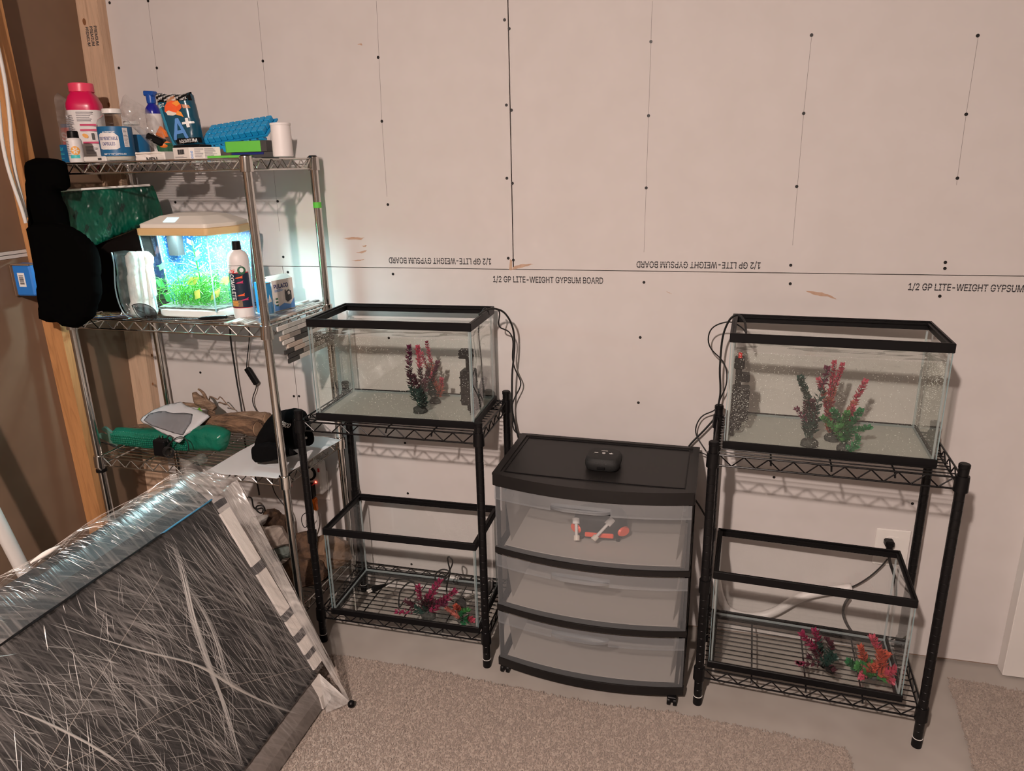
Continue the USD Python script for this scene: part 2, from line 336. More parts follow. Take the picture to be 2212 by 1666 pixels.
def stencil(s, u0, v0, u1, v1, flip=False):
    a, b = wall_pt(u0, v0), wall_pt(u1, v1); x = (b - a) / np.linalg.norm(b - a)
    if flip: x = -x
    up = np.cross((0, -1, 0), x); m = text(s, .0185, (a + b) / 2 + xyz((0, -.0002, 0)), x, up, width=np.linalg.norm(b - a), depth=.0005)
    keep = []
    loc = (np.array(m.vertices) - (a + b) / 2) @ np.stack([x, up], 1)
    try:
        M3 = m3.Manifold(m3.Mesh(np.array(m.vertices, np.float32), np.array(m.faces, np.uint32)))
        for dz in (.0028, -.0034):
            cutb = frame_to(trimesh.creation.box((.6, .0011, .01)), (a + b) / 2 + up * dz, x, up, np.cross(x, up))
            M3 = M3 - m3.Manifold(m3.Mesh(np.array(cutb.vertices, np.float32), np.array(cutb.faces, np.uint32)))
        q = man(M3)
        if len(q.faces) > 50: m = q
    except Exception: pass
    put(panel_at((a + b) / 2), 'printed_lettering', m, 'ink')
S_ = '1/2 GP LITE-WEIGHT GYPSUM BOARD'
stencil(S_, 840, 562, 1061, 565, True); stencil(S_, 1375, 571, 1643, 573.5, True)
stencil(S_, 1065, 603.5, 1303, 607); stencil(S_, 1962, 620, 2276, 625.5)
for q, (u, v) in enumerate([(1316, 625), (1225, 825)]):
    pass

# ---- left wall: bare framing with the brown backs of the next room's boards
XLW = lambda z: -1.449 - (2.1 - z) * .0408
def lean(x0, x1, y0, y1, z0, z1, xs=.0408, ys=0.0):
    m = b2((x0, y0, z0), (x1, y1, z1)); m = sub_div(m, .6); V = m.vertices.copy(); V[:, 0] += (V[:, 2] - 2.1) * xs; V[:, 1] += (V[:, 2] - 1.542) * ys; m.vertices = V; return m
wl = struct_group('wall_left')
put(wl, 'brown_panel', lean(-1.466, -1.449, -3.0, .012, 1.330, 2.5), 'brownboard')
put(wl, 'brown_panel', lean(-1.466, -1.449, -3.0, .012, 0.004, 1.306), 'brownboard')
put(wl, 'panel_joint', [lean(-1.466, -1.4485, -3.0, .012, 1.307, 1.317), lean(-1.466, -1.4487, -3.0, .012, 1.319, 1.329)], 'whitecord', label='white joint strip between the brown panels')
s1 = put(wl, 'stud', lean(-1.449, -1.367, -.0385, -.0004, .004, 2.5), 'stud', label='pale pine stud with stamped lettering')
s2 = put(wl, 'stud', lean(-1.449, -1.381, -.396, -.358, .004, 2.5, ys=-.047), 'stud_orange', label='orange pine stud')
for zz in (2.03, 1.93, 1.9):
    pass
for k, (u, v) in enumerate([(190, 79), (199, 78), (208, 77)]):
    P = at_y(u, v, -.039); put(s1, 'stamped_lettering', text('PREMIUM', .0105, P, (.0408 * -1, 0, -1), (1, 0, -.0408), width=.058), 'ink')
for (u, v, a) in [(182, 47, .011), (235, 226, .008), (328, 768, .007), (330, 830, .006)]:
    P = at_y(u, v, -.0388); d = lathe([(a * .6, -.0003), (a * .6, .00025)], 14); d.apply_scale((1, 1.6, 1)); put(s1, 'knot', frame_to(d, P, (1, 0, 0), (0, 0, 1), (0, -1, 0)), 'knot')

# ---- floor, then the unseen top and far sides that bounce lamp light
struct('floor', b2((-1.6, -6.2, -.1), (4.6, .03, 0)), 'concrete')
struct('unseen_ceiling', b2((-1.6, -6.2, 2.56), (4.6, .03, 2.6)), 'unseen_ceiling')
struct('unseen_wall_front', b2((-1.6, -6.25, 0), (4.6, -6.2, 2.56)), 'unseen_ceiling')
struct('unseen_wall_right', b2((4.55, -6.2, 0), (4.6, .03, 2.56)), 'unseen_ceiling')
tr = struct('trim_1', b2((1.541, -.044, .006), (2.46, -.0002, 2.5), .002), 'white_trim')
# ---- carpet remnants: a backing sheet and its pile
MT['pile'] = mat('carpet_pile', {'g': ('geometry', {}), 'r': ('rgb_ramp', dict(ramp=[(0, (.30, .245, .21)), (.25, (.42, .355, .31)), (.7, (.54, .475, .425)), (1, (.74, .69, .64))])), 'p': ('principled_bsdf', dict(roughness=.95, sheen_weight=.2))},
                 [('g.random_per_island', 'r.fac'), ('r.color', 'p.base_color')], 'p.BSDF')
def carpet(name, poly, label, seed, ymin):
    pg = Polygon(poly); t = thing(name, label, 'carpet', 'carpet remnants on the concrete')
    rg = np.random.default_rng(seed)
    e = []
    for a, b in zip(list(poly), list(poly[1:]) + [poly[0]]):
        a, b = np.array(a), np.array(b); n = max(2, int(np.linalg.norm(b - a) / .03))
        e += [a + (b - a) * i / n + rg.normal(0, .0025, 2) for i in range(n)]
    pg = Polygon(e).buffer(0); put(t, 'backing', prism(pg, .0004, .006), 'carpet_base')
    x0, y0, x1, y1 = pg.bounds; y0 = max(y0, ymin); n = int((x1 - x0) * (y1 - y0) / (.0035 ** 2))
    P = np.stack([rg.uniform(x0, x1, n), rg.uniform(y0, y1, n)], 1)
    import shapely
    P = P[shapely.contains(pg.buffer(.004), shapely.points(P))]; n = len(P)
    hgt = rg.uniform(.0075, .0125, n); r = rg.uniform(.0020, .0032, n); tilt = rg.normal(0, .0030, (n, 2)); a0 = rg.uniform(0, 6.28, n)
    V = np.zeros((n, 5, 3)); F = np.array([[0, 1, 4], [1, 2, 4], [2, 0, 4], [0, 1, 3], [1, 2, 3], [2, 0, 3]])
    for k in range(3):
        V[:, k, 0] = P[:, 0] + r * np.cos(a0 + k * 2.094) + tilt[:, 0] * .5; V[:, k, 1] = P[:, 1] + r * np.sin(a0 + k * 2.094) + tilt[:, 1] * .5; V[:, k, 2] = hgt * .6
    V[:, 3, :2] = P; V[:, 3, 2] = .003; V[:, 4, :2] = P + tilt; V[:, 4, 2] = hgt
    F = np.array([[0, 1, 4], [1, 2, 4], [2, 0, 4], [1, 0, 3], [2, 1, 3], [0, 2, 3]])
    Fa = (F[None] + (np.arange(n) * 5)[:, None, None]).reshape(-1, 3)
    put(t, 'pile', trimesh.Trimesh(V.reshape(-1, 3), Fa, process=False), 'pile', kind='stuff')
carpet('carpet', [(-.80, -.43), (-.59, -.418), (-.472, -.411), (-.246, -.414), (-.025, -.425), (.323, -.447), (.569, -.432), (.861, -.453), (1.02, -.462), (1.03, -.543), (1.04, -1.25), (-.80, -1.25)], 'large beige carpet remnant in front of the drawer cart', 5, -.98)
carpet('carpet', [(1.38, -.095), (1.576, -.113), (1.75, -.12), (1.75, -.75), (1.335, -.75), (1.344, -.421)], 'small beige carpet remnant beside the white corner trim', 6, -.72)

# ---- things on and by the left wall
pp = [at_x(-12, 1112, -1.33), at_x(60, 1252, -1.33)]; d = (pp[1] - pp[0]); d /= np.linalg.norm(d)
single('plastic_pipe', tube([pp[0] - d * .75, pp[0], pp[1], pp[1] + d * .30], .0195, 20), 'white', 'white plastic pipe leaning against the brown left wall', 'pipe', smooth=40)
def hang(pts, X, r, m, name, label, cat, group=None, flat=1.0):
    Q = [at_x(u, v, X) for u, v in pts]; return single(name, tube(spline(Q, 50), r, 8), m, label, cat, group, smooth=True)
hang([(-60, -160), (-34, -40), (-14, 60), (-2, 112), (9, 165), (17, 220), (22, 270), (26, 320), (33, 372), (46, 425), (57, 470)], -1.352, .0052, 'whitecord', 'white_cable', 'white cable along the orange stud, nearer the stud face', 'cable', 'white cables on the stud')
hang([(-62, -80), (-36, 50), (-18, 150), (-6, 205), (2, 280), (10, 332), (24, 385), (42, 437), (56, 482)], -1.340, .0052, 'whitecord', 'white_cable', 'white cable along the orange stud, outermost of the pair', 'cable', 'white cables on the stud')
MT['boxblue'] = M('electrical_blue', (.02, .17, .55), .45)
bx = thing('junction_box', 'blue plastic junction box with barcode sticker on the orange stud', 'junction box')
A, B = at_y(23, 571, -.455), at_y(76, 640, -.455)
put(bx, 'body', b2((A[0], -.455, B[2]), (B[0], -.412, A[2]), .004), 'boxblue')
put(bx, 'sticker', b2((A[0] + .017, -.4558, B[2] + .028), (A[0] + .043, -.455, A[2] - .026)), 'barpaper', label='white barcode sticker')
put(bx, 'barcode', bars((A[0] + .030, -.456, (A[2] + B[2]) / 2 + .001), (0, 0, 1), (-1, 0, 0), .03, .016, 14, 3), 'ink')
put(bx, 'lip', [b2((A[0] - .003, -.458, A[2] - .003), (B[0] + .002, -.44, A[2] + .001)), b2((A[0] - .004, -.458, B[2]), (A[0] - .001, -.44, A[2]))], 'brownboard')
# ================================================================== wire racks
def zigzag(p0, p1, zt, zb, n, r, m=5):
    p0, p1 = xyz(p0), xyz(p1); Q = []
    for i in range(n + 1):
        q = p0 + (p1 - p0) * i / n; q[2] = zt if i % 2 == 0 else zb; Q.append(q)
    return cat_([cyl(a, b, r, m) for a, b in zip(Q[:-1], Q[1:])])
def wire_shelf(t, z, w, d, m, nlong, ncross, zz=(20, 10), drop=.031, r=.0026, pr=.0127, corner=.019, skip=()):
    """one shelf of a rack standing on the origin: deck wires, cross wires, an edge truss on each side and four corner collars"""
    sh = UsdGeom.Xform.Define(stage, numbered(str(t.GetPath()) + '/shelf')).GetPrim()
    hw, hd = w / 2, d / 2; i = .012
    put(sh, 'deck_wires', [cyl((-hw + i, y, z), (hw - i, y, z), r * .62, 6) for y in np.linspace(-hd, hd, nlong + 2)[1:-1]], m, smooth=50)
    cw = []
    for x in np.linspace(-hw, hw, ncross + 2)[1:-1]:
        cw.append(tube([(x, -hd - .004, z - .016), (x, -hd + .004, z - .006), (x, -hd + .02, z - .0042), (x, hd - .02, z - .0042), (x, hd, z - .012)], r * .95, 6))
    put(sh, 'cross_wires', cw, m, smooth=50)
    for a, b, n in (((-hw, -hd), (hw, -hd), zz[0]), ((-hw, hd), (hw, hd), zz[0]), ((-hw, -hd), (-hw, hd), zz[1]), ((hw, -hd), (hw, hd), zz[1])):
        e = np.array(b, float) - np.array(a, float); e /= np.linalg.norm(e); A = np.array(a) + e * i; B = np.array(b) - e * i
        put(sh, 'edge_truss', [cyl((*A, z), (*B, z), r, 7), cyl((*A, z - drop), (*B, z - drop), r, 7), zigzag((*(A + e * .006), z), (*(B - e * .006), z), z - .001, z - drop + .001, n, r * .72)], m, smooth=50)
    for sx in (-1, 1):
        for sy in (-1, 1):
            if (sx, sy) in skip: continue
            c = (sx * hw, sy * hd, 0)
            put(sh, 'collar', lathe([(pr + .0006, z - drop - .006), (corner - .0006, z - drop - .005), (corner - .0006, z - drop), (corner - .0016, z + .004), (corner - .0022, z + .006), (pr + .0006, z + .0065)], 20, c), m, smooth=40)
    return sh
def rack_post(t, x, y, h, m, r=.0127, groove=None, sleeve=None):
    gd = .00002 if groove else .0005
    prof = [(r * .9, 0.001), (r, .004)]
    z = .03
    while z < h - .02 and not groove:
        prof += [(r, z - .0012), (r - gd, z - .0006), (r - gd, z + .0006), (r, z + .0012)]; z += .0254
    prof += [(r, h - .003), (r * .9, h)]
    p = put(t, 'post', lathe(prof, 18, (x, y, 0)), m, smooth=35)
    if sleeve: put(p, 'sleeve', lathe([(r, sleeve - .022), (r + .0035, sleeve - .020), (r + .0035, sleeve + .020), (r, sleeve + .022)], 18, (x, y, 0)), m, smooth=35)
    if groove:
        k, gz = 0, [z for z in np.arange(.0554, h - .03, .0254)]
        put(p, 'groove_rings', [lathe([(r - .0003, z - .0005), (r + .0002, z - .0002), (r + .0002, z + .0002), (r - .0003, z + .0005)], 12, (x, y, 0)) for z in gz], groove, smooth=35, kind='stuff')
    return p
RK = []
for (x, y, a), lab, slv in (((-.6139, -.3426, -.0059), 'black wire rack between the chrome shelving and the drawer cart', [(-1, -1)]), ((.6296, -.3689, -.061), 'black wire rack at the right beside the white corner trim', [(-1, -1)])):
    w, d, h = .5839, .3126, .8292
    c = np.array([x + math.cos(a) * w / 2 - math.sin(a) * d / 2, y + math.sin(a) * w / 2 + math.cos(a) * d / 2])
    t = thing('wire_rack', lab, 'shelving rack', 'two-shelf black wire racks', (c[0], c[1], 0), a); RK.append(t)
    for sx in (-1, 1):
        for sy in (-1, 1):
            p = rack_post(t, sx * w / 2, sy * d / 2, h, 'blackmetal', .0122, sleeve=.40 if sx < 0 else None)
            put(p, 'cap', lathe([(.0122, h - .004), (.0132, h - .003), (.0132, h + .006), (.011, h + .008)], 16, (sx * w / 2, sy * d / 2, 0)), 'blackplastic', smooth=40)
            put(p, 'foot', lathe([(.0128, .0008), (.0132, .002), (.0132, .027), (.0124, .0285)], 16, (sx * w / 2, sy * d / 2, 0)), 'blackplastic', smooth=40)
            put(p, 'foot_ring', lathe([(.0130, .0285), (.0134, .0287), (.0134, .0300), (.0130, .0302)], 16, (sx * w / 2, sy * d / 2, 0)), 'whitecord')
    wire_shelf(t, .800, w, d, 'blackmetal', 13, 3, (18, 10), .030, .0026, .0122, .0175)
    wire_shelf(t, .1235, w, d, 'blackmetal', 13, 3, (18, 10), .030, .0026, .0122, .0175)
x, y, a, w, d = -.6507, -.4011, -.0359, .7220, .3450
CR_C = np.array([x - math.cos(a) * w / 2 - math.sin(a) * d / 2, y - math.sin(a) * w / 2 + math.cos(a) * d / 2]); CR_A, CR_W, CR_D = a, w, d
Z1, Z2, Z3, Z4 = 1.582, 1.110, .632, .163
cr = thing('chrome_rack', 'tall chrome wire shelving loaded with aquarium supplies at the left', 'shelving rack', None, (CR_C[0], CR_C[1], 0), a)
for sx in (-1, 1):
    for sy in (-1, 1):
        p = rack_post(cr, sx * w / 2, sy * d / 2, 1.588, 'chrome', .0127, groove='chrome_groove')
        put(p, 'cap', lathe([(.0127, 1.584), (.0133, 1.586), (.0133, 1.590), (.010, 1.592)], 16, (sx * w / 2, sy * d / 2, 0)), 'blackplastic', smooth=40)
        if (sx, sy) == (1, 1):
            MT['greentape'] = M('green_tape', (.10, .52, .05), .5)
            put(p, 'tape_band', lathe([(.0130, 1.430), (.0134, 1.4302), (.0134, 1.448), (.0130, 1.4482)], 16, (sx * w / 2, sy * d / 2, 0)), 'greentape', label='green tape band')
        if (sx, sy) == (-1, -1): put(p, 'clip', lathe([(.0127, .578), (.0175, .579), (.0175, .588), (.0127, .589)], 16, (sx * w / 2, sy * d / 2, 0)), 'blackplastic', label='black plastic clip', smooth=40)
for z in (Z1, Z2, Z3, Z4): wire_shelf(cr, z, w, d, 'chrome', 14, 3, (24, 12), .030, .0027, .0127, .0195)
def cr_local(P):
    q = np.array(P[:2]) - CR_C; return np.array([math.cos(CR_A) * q[0] + math.sin(CR_A) * q[1], -math.sin(CR_A) * q[0] + math.cos(CR_A) * q[1]])

# ================================================================== rimmed aquariums
AL, AD, AH = .514, .267, .319
def ring(z0, z1, out, wid, ch=.0015):
    o = m3.Manifold(m3.Mesh(np.array(b2((-out, -out, z0), (AL + out, AD + out, z1), ch).vertices, np.float32), np.array(b2((-out, -out, z0), (AL + out, AD + out, z1), ch).faces, np.uint32)))
    i = m3.Manifold.cube((AL - 2 * wid, AD - 2 * wid, z1 - z0 + .02)).translate((wid, wid, z0 - .01)); return man(o - i)
def less(m, *dirs):
    """leave out the faces that lie against another surface (inner faces of glass and water)"""
    keep = np.ones(len(m.faces), bool)
    for d in dirs: keep &= m.face_normals @ np.array(d, float) < .9
    return trimesh.Trimesh(m.vertices, m.faces[keep], process=False)
def aquarium(x, y, a, z, label, water=None, seed=1):
    t = thing('aquarium', label, 'aquarium', 'black rimmed glass aquariums', (x, y, z), a)
    g = .005; e = .003
    put(t, 'bottom_frame', [ring(.0005, .022, 0, .006), ring(.004, .009, -.001, .018, 0)], 'blackplastic')
    put(t, 'top_frame', [ring(AH - .024, AH, 0, .0065), ring(AH - .009, AH - .004, -.001, .014, 0)], 'blackplastic')
    z0, z1 = .009, AH - .006
    put(t, 'glass_pane', less(b2((e, e, z0), (AL - e, e + g, z1)), (0, 1, 0)), 'glass'); put(t, 'glass_pane', less(b2((e, AD - e - g, z0), (AL - e, AD - e, z1)), (0, -1, 0)), 'glass')
    put(t, 'glass_pane', less(b2((e, e + g, z0), (e + g, AD - e - g, z1)), (1, 0, 0)), 'glass'); put(t, 'glass_pane', less(b2((AL - e - g, e + g, z0), (AL - e, AD - e - g, z1)), (-1, 0, 0)), 'glass')
    put(t, 'bottom_pane', less(b2((e + g, e + g, .010), (AL - e - g, AD - e - g, .015)), (0, 0, -1)), 'glowtint_bed' if water else 'glass')
    s = .0045
    for sx in (0, 1):
        for sy in (0, 1):
            cx, cy = (e + g if sx == 0 else AL - e - g - s), (e + g if sy == 0 else AD - e - g - s)
            put(t, 'silicone_seam', b2((cx, cy, .015), (cx + s, cy + s, AH - .026)), 'silicone')
            ex = e - .0002 if sx == 0 else AL - e - .0016
            if sy == 0: put(t, 'polished_edge', b2((ex, e - .0004, .022), (ex + .0018, e + g, AH - .024)), 'glassedge', label='bluish polished glass edge')
    put(t, 'bottom_seam', [b2((e + g, e + g, .015), (AL - e - g, e + g + .003, .018)), b2((e + g, AD - e - g - .005, .015), (AL - e - g, AD - e - g, .020)), b2((e + g, e + g, .015), (e + g + .004, AD - e - g, .019)), b2((AL - e - g - .004, e + g, .015), (AL - e - g, AD - e - g, .019))], 'silicone')
    if water:
        rg = np.random.default_rng(seed); lvl = .272; q = e + g + .0006; nx, ny = 60, 30
        X, Y = np.meshgrid(np.linspace(q, AL - q, nx), np.linspace(q, AD - q, ny)); P = np.stack([X.ravel() * 9, Y.ravel() * 26, np.zeros(X.size) + seed], 1)
        Zt = lvl + (meshkit.fbm(P, 3, seed) - .5) * .006
        F = [[j * nx + i, j * nx + i + 1, (j + 1) * nx + i + 1] for j in range(ny - 1) for i in range(nx - 1)] + [[j * nx + i, (j + 1) * nx + i + 1, (j + 1) * nx + i] for j in range(ny - 1) for i in range(nx - 1)]
        w = put(t, 'water', less(b2((q, q, .0155), (AL - q, AD - q, lvl - .004)), (0, 1, 0), (0, 0, -1), (0, 0, 1)), 'water')
        put(w, 'water_surface', trimesh.Trimesh(np.stack([X.ravel(), Y.ravel(), Zt], 1), F, process=False), 'watertop', smooth=True)
        n = water; B = []
        side = rg.random(n); uu, vv = rg.random(n), rg.random(n)
        ico = trimesh.creation.icosahedron(); V = np.zeros((n, 12, 3)); dens = meshkit.fbm(np.stack([uu * 5, vv * 4, side], 1), 3, seed)
        keep = rg.random(n) < np.clip((dens - .3) * 2.2, .05, 1)
        P = np.zeros((n, 3)); zz = .018 + (lvl - .02) * (1 - (1 - vv) ** 1.3)
        f = side < .62; P[f] = np.stack([q + uu[f] * (AL - 2 * q), np.full(f.sum(), q + .0008), zz[f]], 1)
        f = (side >= .62) & (side < .78); P[f] = np.stack([q + uu[f] * (AL - 2 * q), np.full(f.sum(), AD - q - .0008), zz[f]], 1)
        f = side >= .78; P[f] = np.stack([np.where(rg.random(f.sum()) < .5, q + .0008, AL - q - .0008), q + uu[f] * (AD - 2 * q), zz[f]], 1)
        edge = np.exp(-np.minimum(P[:, 0], AL - P[:, 0]) / .05); keep &= rg.random(n) < (.35 + .65 * edge)
        r = rg.uniform(.0004, .0011, n); V = P[:, None] + ico.vertices[None] * r[:, None, None]; V = V[keep]; k = len(V)
        put(w, 'air_bubbles', trimesh.Trimesh(V.reshape(-1, 3), (ico.faces[None] + (np.arange(k) * 12)[:, None, None]).reshape(-1, 3), process=False), 'bubble', kind='stuff', label='fine air bubbles clinging to the glass')
    return t
# upper left, upper right, lower left, lower right
TK = [(-.5631, -.3289, .0214, .8032), (.6535, -.3318, -.0635, .8032), (-.5619, -.3641, .0097, .1267), (.6510, -.3638, -.0652, .1267)]
AQ = [aquarium(*TK[0], 'filled glass aquarium with purple plants on the rack beside the chrome shelving', 9000, 3), aquarium(*TK[1], 'filled glass aquarium with pink and green plants on the right rack', 13000, 4),
      aquarium(*TK[2], 'empty glass aquarium holding a power cord and plants, below the purple planted one'), aquarium(*TK[3], 'empty glass aquarium with red plants on the bottom shelf of the right rack')]
def in_tank(k, lx, ly, lz=.0155):
    x, y, a, z = TK[k]; return xyz((x + math.cos(a) * lx - math.sin(a) * ly, y + math.sin(a) * lx + math.cos(a) * ly, z + lz))
def tank_px(k, u, v, dz=.0155):
    P = at_z(u, v, TK[k][3] + dz); x, y, a, z = TK[k]; q = P[:2] - (x, y); return np.array([math.cos(a) * q[0] + math.sin(a) * q[1], -math.sin(a) * q[0] + math.cos(a) * q[1]])

# ================================================================== drawer cart
MT['frost'] = milky('frosted_plastic', (.52, .56, .60), .75, .25, .06)
MT['frost2'] = milky('frosted_plastic_inner_lit', (.74, .70, .66), .12, .25, .04)  # inner drawer plastic, paler and warmer to imitate light reaching inside
MT['cartblack'] = M('cart_black', (.013, .0115, .0112), .40, specular_ior_level=.25, bump=(900, .0002))
CX, CY, CA, CW, CD = .017, -.363, -.029, .569, .334
ct = thing('drawer_cart', 'black and clear three-drawer plastic cart between the two black racks', 'drawer cart', None, (CX, CY, 0), CA)
def bow(x0, x1, y_in, depth, back, n=24):
    xs = np.linspace(x0, x1, n); f = [(x, y_in - depth * (1 - ((x - (x0 + x1) / 2) / ((x1 - x0) / 2)) ** 2)) for x in xs]; return f + [(x1, back), (x0, back)]
def shell(outer, inner, z0, z1): return prism(Polygon(outer).difference(Polygon(inner)), z0, z1)
lid = put(ct, 'lid', [prism(Polygon(bow(-.004, CW + .004, -.004, .045, CD)).buffer(-.006).buffer(.006), .653, .686), shell(bow(-.004, CW + .004, -.004, .045, CD), bow(.016, CW - .016, .012, .02, CD - .016), .686, .691)], 'cartblack')
put(lid, 'panel_groove', shell(bow(.024, CW - .024, .022, .006, CD - .024), bow(.027, CW - .027, .025, .006, CD - .027), .686, .6885), 'blackplastic')
el = lathe([(.5, 0), (.5, .0006)], 24); el.apply_scale((.036, .011, 1)); put(lid, 'embossed_oval', mv(el, (CW * .47, -.018, .6868)), 'blackplastic')
ZD = [(.653, .447), (.430, .249), (.232, .056)]
for z0, z1 in ((.430, .447), (.232, .249), (.030, .056)):
    put(ct, 'rail', prism(Polygon(bow(-.002, CW + .002, -.002, .040, .012)).union(Polygon([(0, .01), (.012, .01), (.012, CD - .012), (CW - .012, CD - .012), (CW - .012, .01), (CW, .01), (CW, CD), (0, CD)])), z0, z1), 'cartblack')
for sx in (0, 1):
    put(ct, 'rear_post', b2((sx * (CW - .02), CD - .03, .03), (sx * (CW - .02) + .02, CD, .655), .003), 'cartblack')
    put(ct, 'side_post', b2((sx * (CW - .006), .012, .03), (sx * (CW - .006) + .006, .040, .655), .001), 'cartblack')
for k, (zt, zb) in enumerate(ZD):
    dr = UsdGeom.Xform.Define(stage, str(ct.GetPath()) + ('/drawer' if k == 0 else '/drawer_%03d' % k)).GetPrim()
    zt -= .0015; zb += .0015; ins = .002
    o = bow(ins, CW - ins, 0, .038, .012); i = bow(ins + .004, CW - ins - .004, .004, .038, .02)
    fp = bow(ins, CW - ins, 0, .038, .012)[:-2]; bp = bow(ins, CW - ins, -.0055, .040, .012)[:-2]
    def sheet(pl, z0, z1, back=.05):
        pl = np.array([(pl[0][0], back)] + list(pl) + [(pl[-1][0], back)]); n = len(pl)
        V = np.vstack([np.c_[pl, np.full(n, z0)], np.c_[pl, np.full(n, z1)]]); return trimesh.Trimesh(V, [q for j in range(n - 1) for q in ((j, j + 1, j + 1 + n), (j, j + 1 + n, j + n))], process=False)
    put(dr, 'front', sheet(fp, zb, zt - .040), 'frost', smooth=40)
    band = Polygon(bow(ins, CW - ins, -.0055, .040, .012)).difference(Polygon(bow(ins - .01, CW - ins + .01, -.0025, .0415, .03)))
    from shapely.geometry import box as sbox
    c0, c1 = CW * .315, CW * .615
    put(dr, 'top_band', [prism(band.intersection(sbox(-1, -1, c0, 1)), zt - .042, zt), prism(band.intersection(sbox(c1, -1, 2, 1)), zt - .042, zt), prism(band.intersection(sbox(c0, -1, c1, 1)), zt - .026, zt)], 'frost')
    hp = [(x, -.038 - .016 * max(0, 1 - ((x - (c0 + c1) / 2) / ((c1 - c0) / 2)) ** 4)) for x in np.linspace(c0, c1, 20)] + [(c1, -.026), (c0, -.026)]
    put(dr, 'handle', [prism(Polygon(hp), zt - .029, zt - .025), prism(Polygon(hp).difference(Polygon(hp).buffer(-.0022)), zt - .036, zt - .025)], 'frost')
    bo = [(.026, .02), (CW - .026, .02), (CW - .026, CD - .03), (.026, CD - .03)]
    bb = [(.040, .03), (CW - .040, .03), (CW - .040, CD - .045), (.040, CD - .045)]
    ringp = lambda poly, z: np.array([(x, y, z) for x, y in poly])
    wall = []
    for q in range(4):
        p, r2 = q, (q + 1) % 4
        wall.append(trimesh.Trimesh([(*bb[p], zb + .006), (*bb[r2], zb + .006), (*bo[r2], zt - .03), (*bo[p], zt - .03)], [[0, 1, 2], [0, 2, 3]], process=False))
    put(dr, 'side_wall', [wall[1]], 'frost2'); put(dr, 'side_wall', [wall[3]], 'frost2'); put(dr, 'back_wall', [wall[2]], 'frost2')
    put(dr, 'bottom', prism(Polygon(bow(.026, CW - .026, .01, .03, CD - .04)), zb + .004, zb + .0065), 'frost2')
    put(dr, 'rim', b2((bo[0][0] - .006, .02, zt - .032), (bo[0][0], CD - .03, zt - .028)), 'frost'); put(dr, 'rim', b2((bo[1][0], .02, zt - .032), (bo[1][0] + .006, CD - .03, zt - .028)), 'frost')
for (px, py) in ((.018, .006), (CW - .030, -.012), (.018, CD - .03), (CW - .03, CD - .03)):
    c = put(ct, 'caster', [b2((px - .013, py - .010, .014), (px + .013, py + .014, .032), .002)], 'blackplastic')
    for s in (-1, 1): put(c, 'wheel', frame_to(lathe([(.006, -.005), (.0135, -.005), (.0145, -.003), (.0145, .003), (.0135, .005), (.006, .005)], 20), (px + s * .009, py, .0148), (0, 1, 0), (0, 0, 1), (1, 0, 0)), 'blackplastic', smooth=40)
# ================================================================== things on the chrome rack
def mm(name, col, rough=.45, **k):
    if name not in MT: MT[name] = M(name, col, rough, **k)
    return name
mm('pinkcap', (.78, .06, .13), .35); mm('pinkbody', (.60, .006, .08), .3); mm('labelwhite', (.72, .68, .67), .45); mm('labelgrey', (.20, .19, .21), .6); mm('labelpink', (.55, .03, .12), .5)
mm('labelblue', (.010, .115, .27), .4); mm('capwhite', (.74, .72, .70), .35); mm('teal', (.05, .50, .52), .45); mm('orangefruit', (.80, .36, .06), .5); mm('red', (.60, .03, .03), .45); mm('navy', (.01, .02, .16), .35)
mm('cyanblue', (.02, .24, .52), .4); mm('greenbox', (.13, .52, .07), .45); mm('darkgrey', (.05, .047, .047), .55); mm('boxwhite', (.72, .67, .63), .55); mm('orange', (.85, .20, .03), .4); mm('potgreen', (.03, .12, .065), .4)
mm('iceblue', (.008, .27, .56), .4); mm('pouchblue', (.008, .065, .11), .22); mm('pouchlight', (.03, .26, .42), .22); mm('lightblue', (.10, .27, .62), .4); mm('white2', (.78, .77, .76), .4); mm('fishred', (.80, .11, .03), .4); mm('fishorange', (.85, .30, .05), .4); mm('fishfin', (.45, .20, .10), .4)
mm('bottleblue', (.01, .015, .28), .25); mm('capblue', (.01, .08, .38), .3)
MT['wrapfilm'] = film('crinkled_bag_film', (.62, .58, .56), .10, .60, 26, (1, 1, 1), .10)
MT['bagfilm2'] = film('dull_bag_film', (.55, .46, .41), .42, .75, 18, (1, 1, 1.6), .2)
ZT = Z1 + .0032
def ex(u0, u1, v0, v1, Y, zb=None):
    a, b = at_y(u0, v1, Y), at_y(u1, v0, Y); vm = (v0 + v1) / 2; wd = at_y(u1, vm, Y)[0] - at_y(u0, vm, Y)[0]; c = at_y((u0 + u1) / 2, (v0 + v1) / 2, Y)
    return c[0], wd, (a[2] if zb is None else zb), at_y((u0 + u1) / 2, v0, Y)[2]
def exc(u0, u1, v0, v1, Y, zb=None):
    d = ray((u0 + u1) / 2, (v0 + v1) / 2); x, w, z0, z1 = ex(u0, u1, v0, v1, Y, zb); return x, w * d[1] / math.hypot(d[0], d[1]), z0, z1
def zz_(u, v, Y): return at_y(u, v, Y)[2]
def sq_lathe(prof, n=48, pw=4.0, c=(0, 0, 0), asp=1.0, rz=0.0):
    a = np.arange(n) * 2 * np.pi / n; s = (np.abs(np.cos(a)) ** pw + np.abs(np.sin(a)) ** pw) ** (-1 / pw)
    m = lathe([(1, z) for r, z in prof], n)
    V = np.array(m.vertices); R_ = np.array([r for r, z in prof])
    for i, r in enumerate(R_): V[i * n:(i + 1) * n, 0] = r * s * np.cos(a); V[i * n:(i + 1) * n, 1] = r * s * np.sin(a) * asp
    return mv(trimesh.Trimesh(V, m.faces, process=False), c, rz)
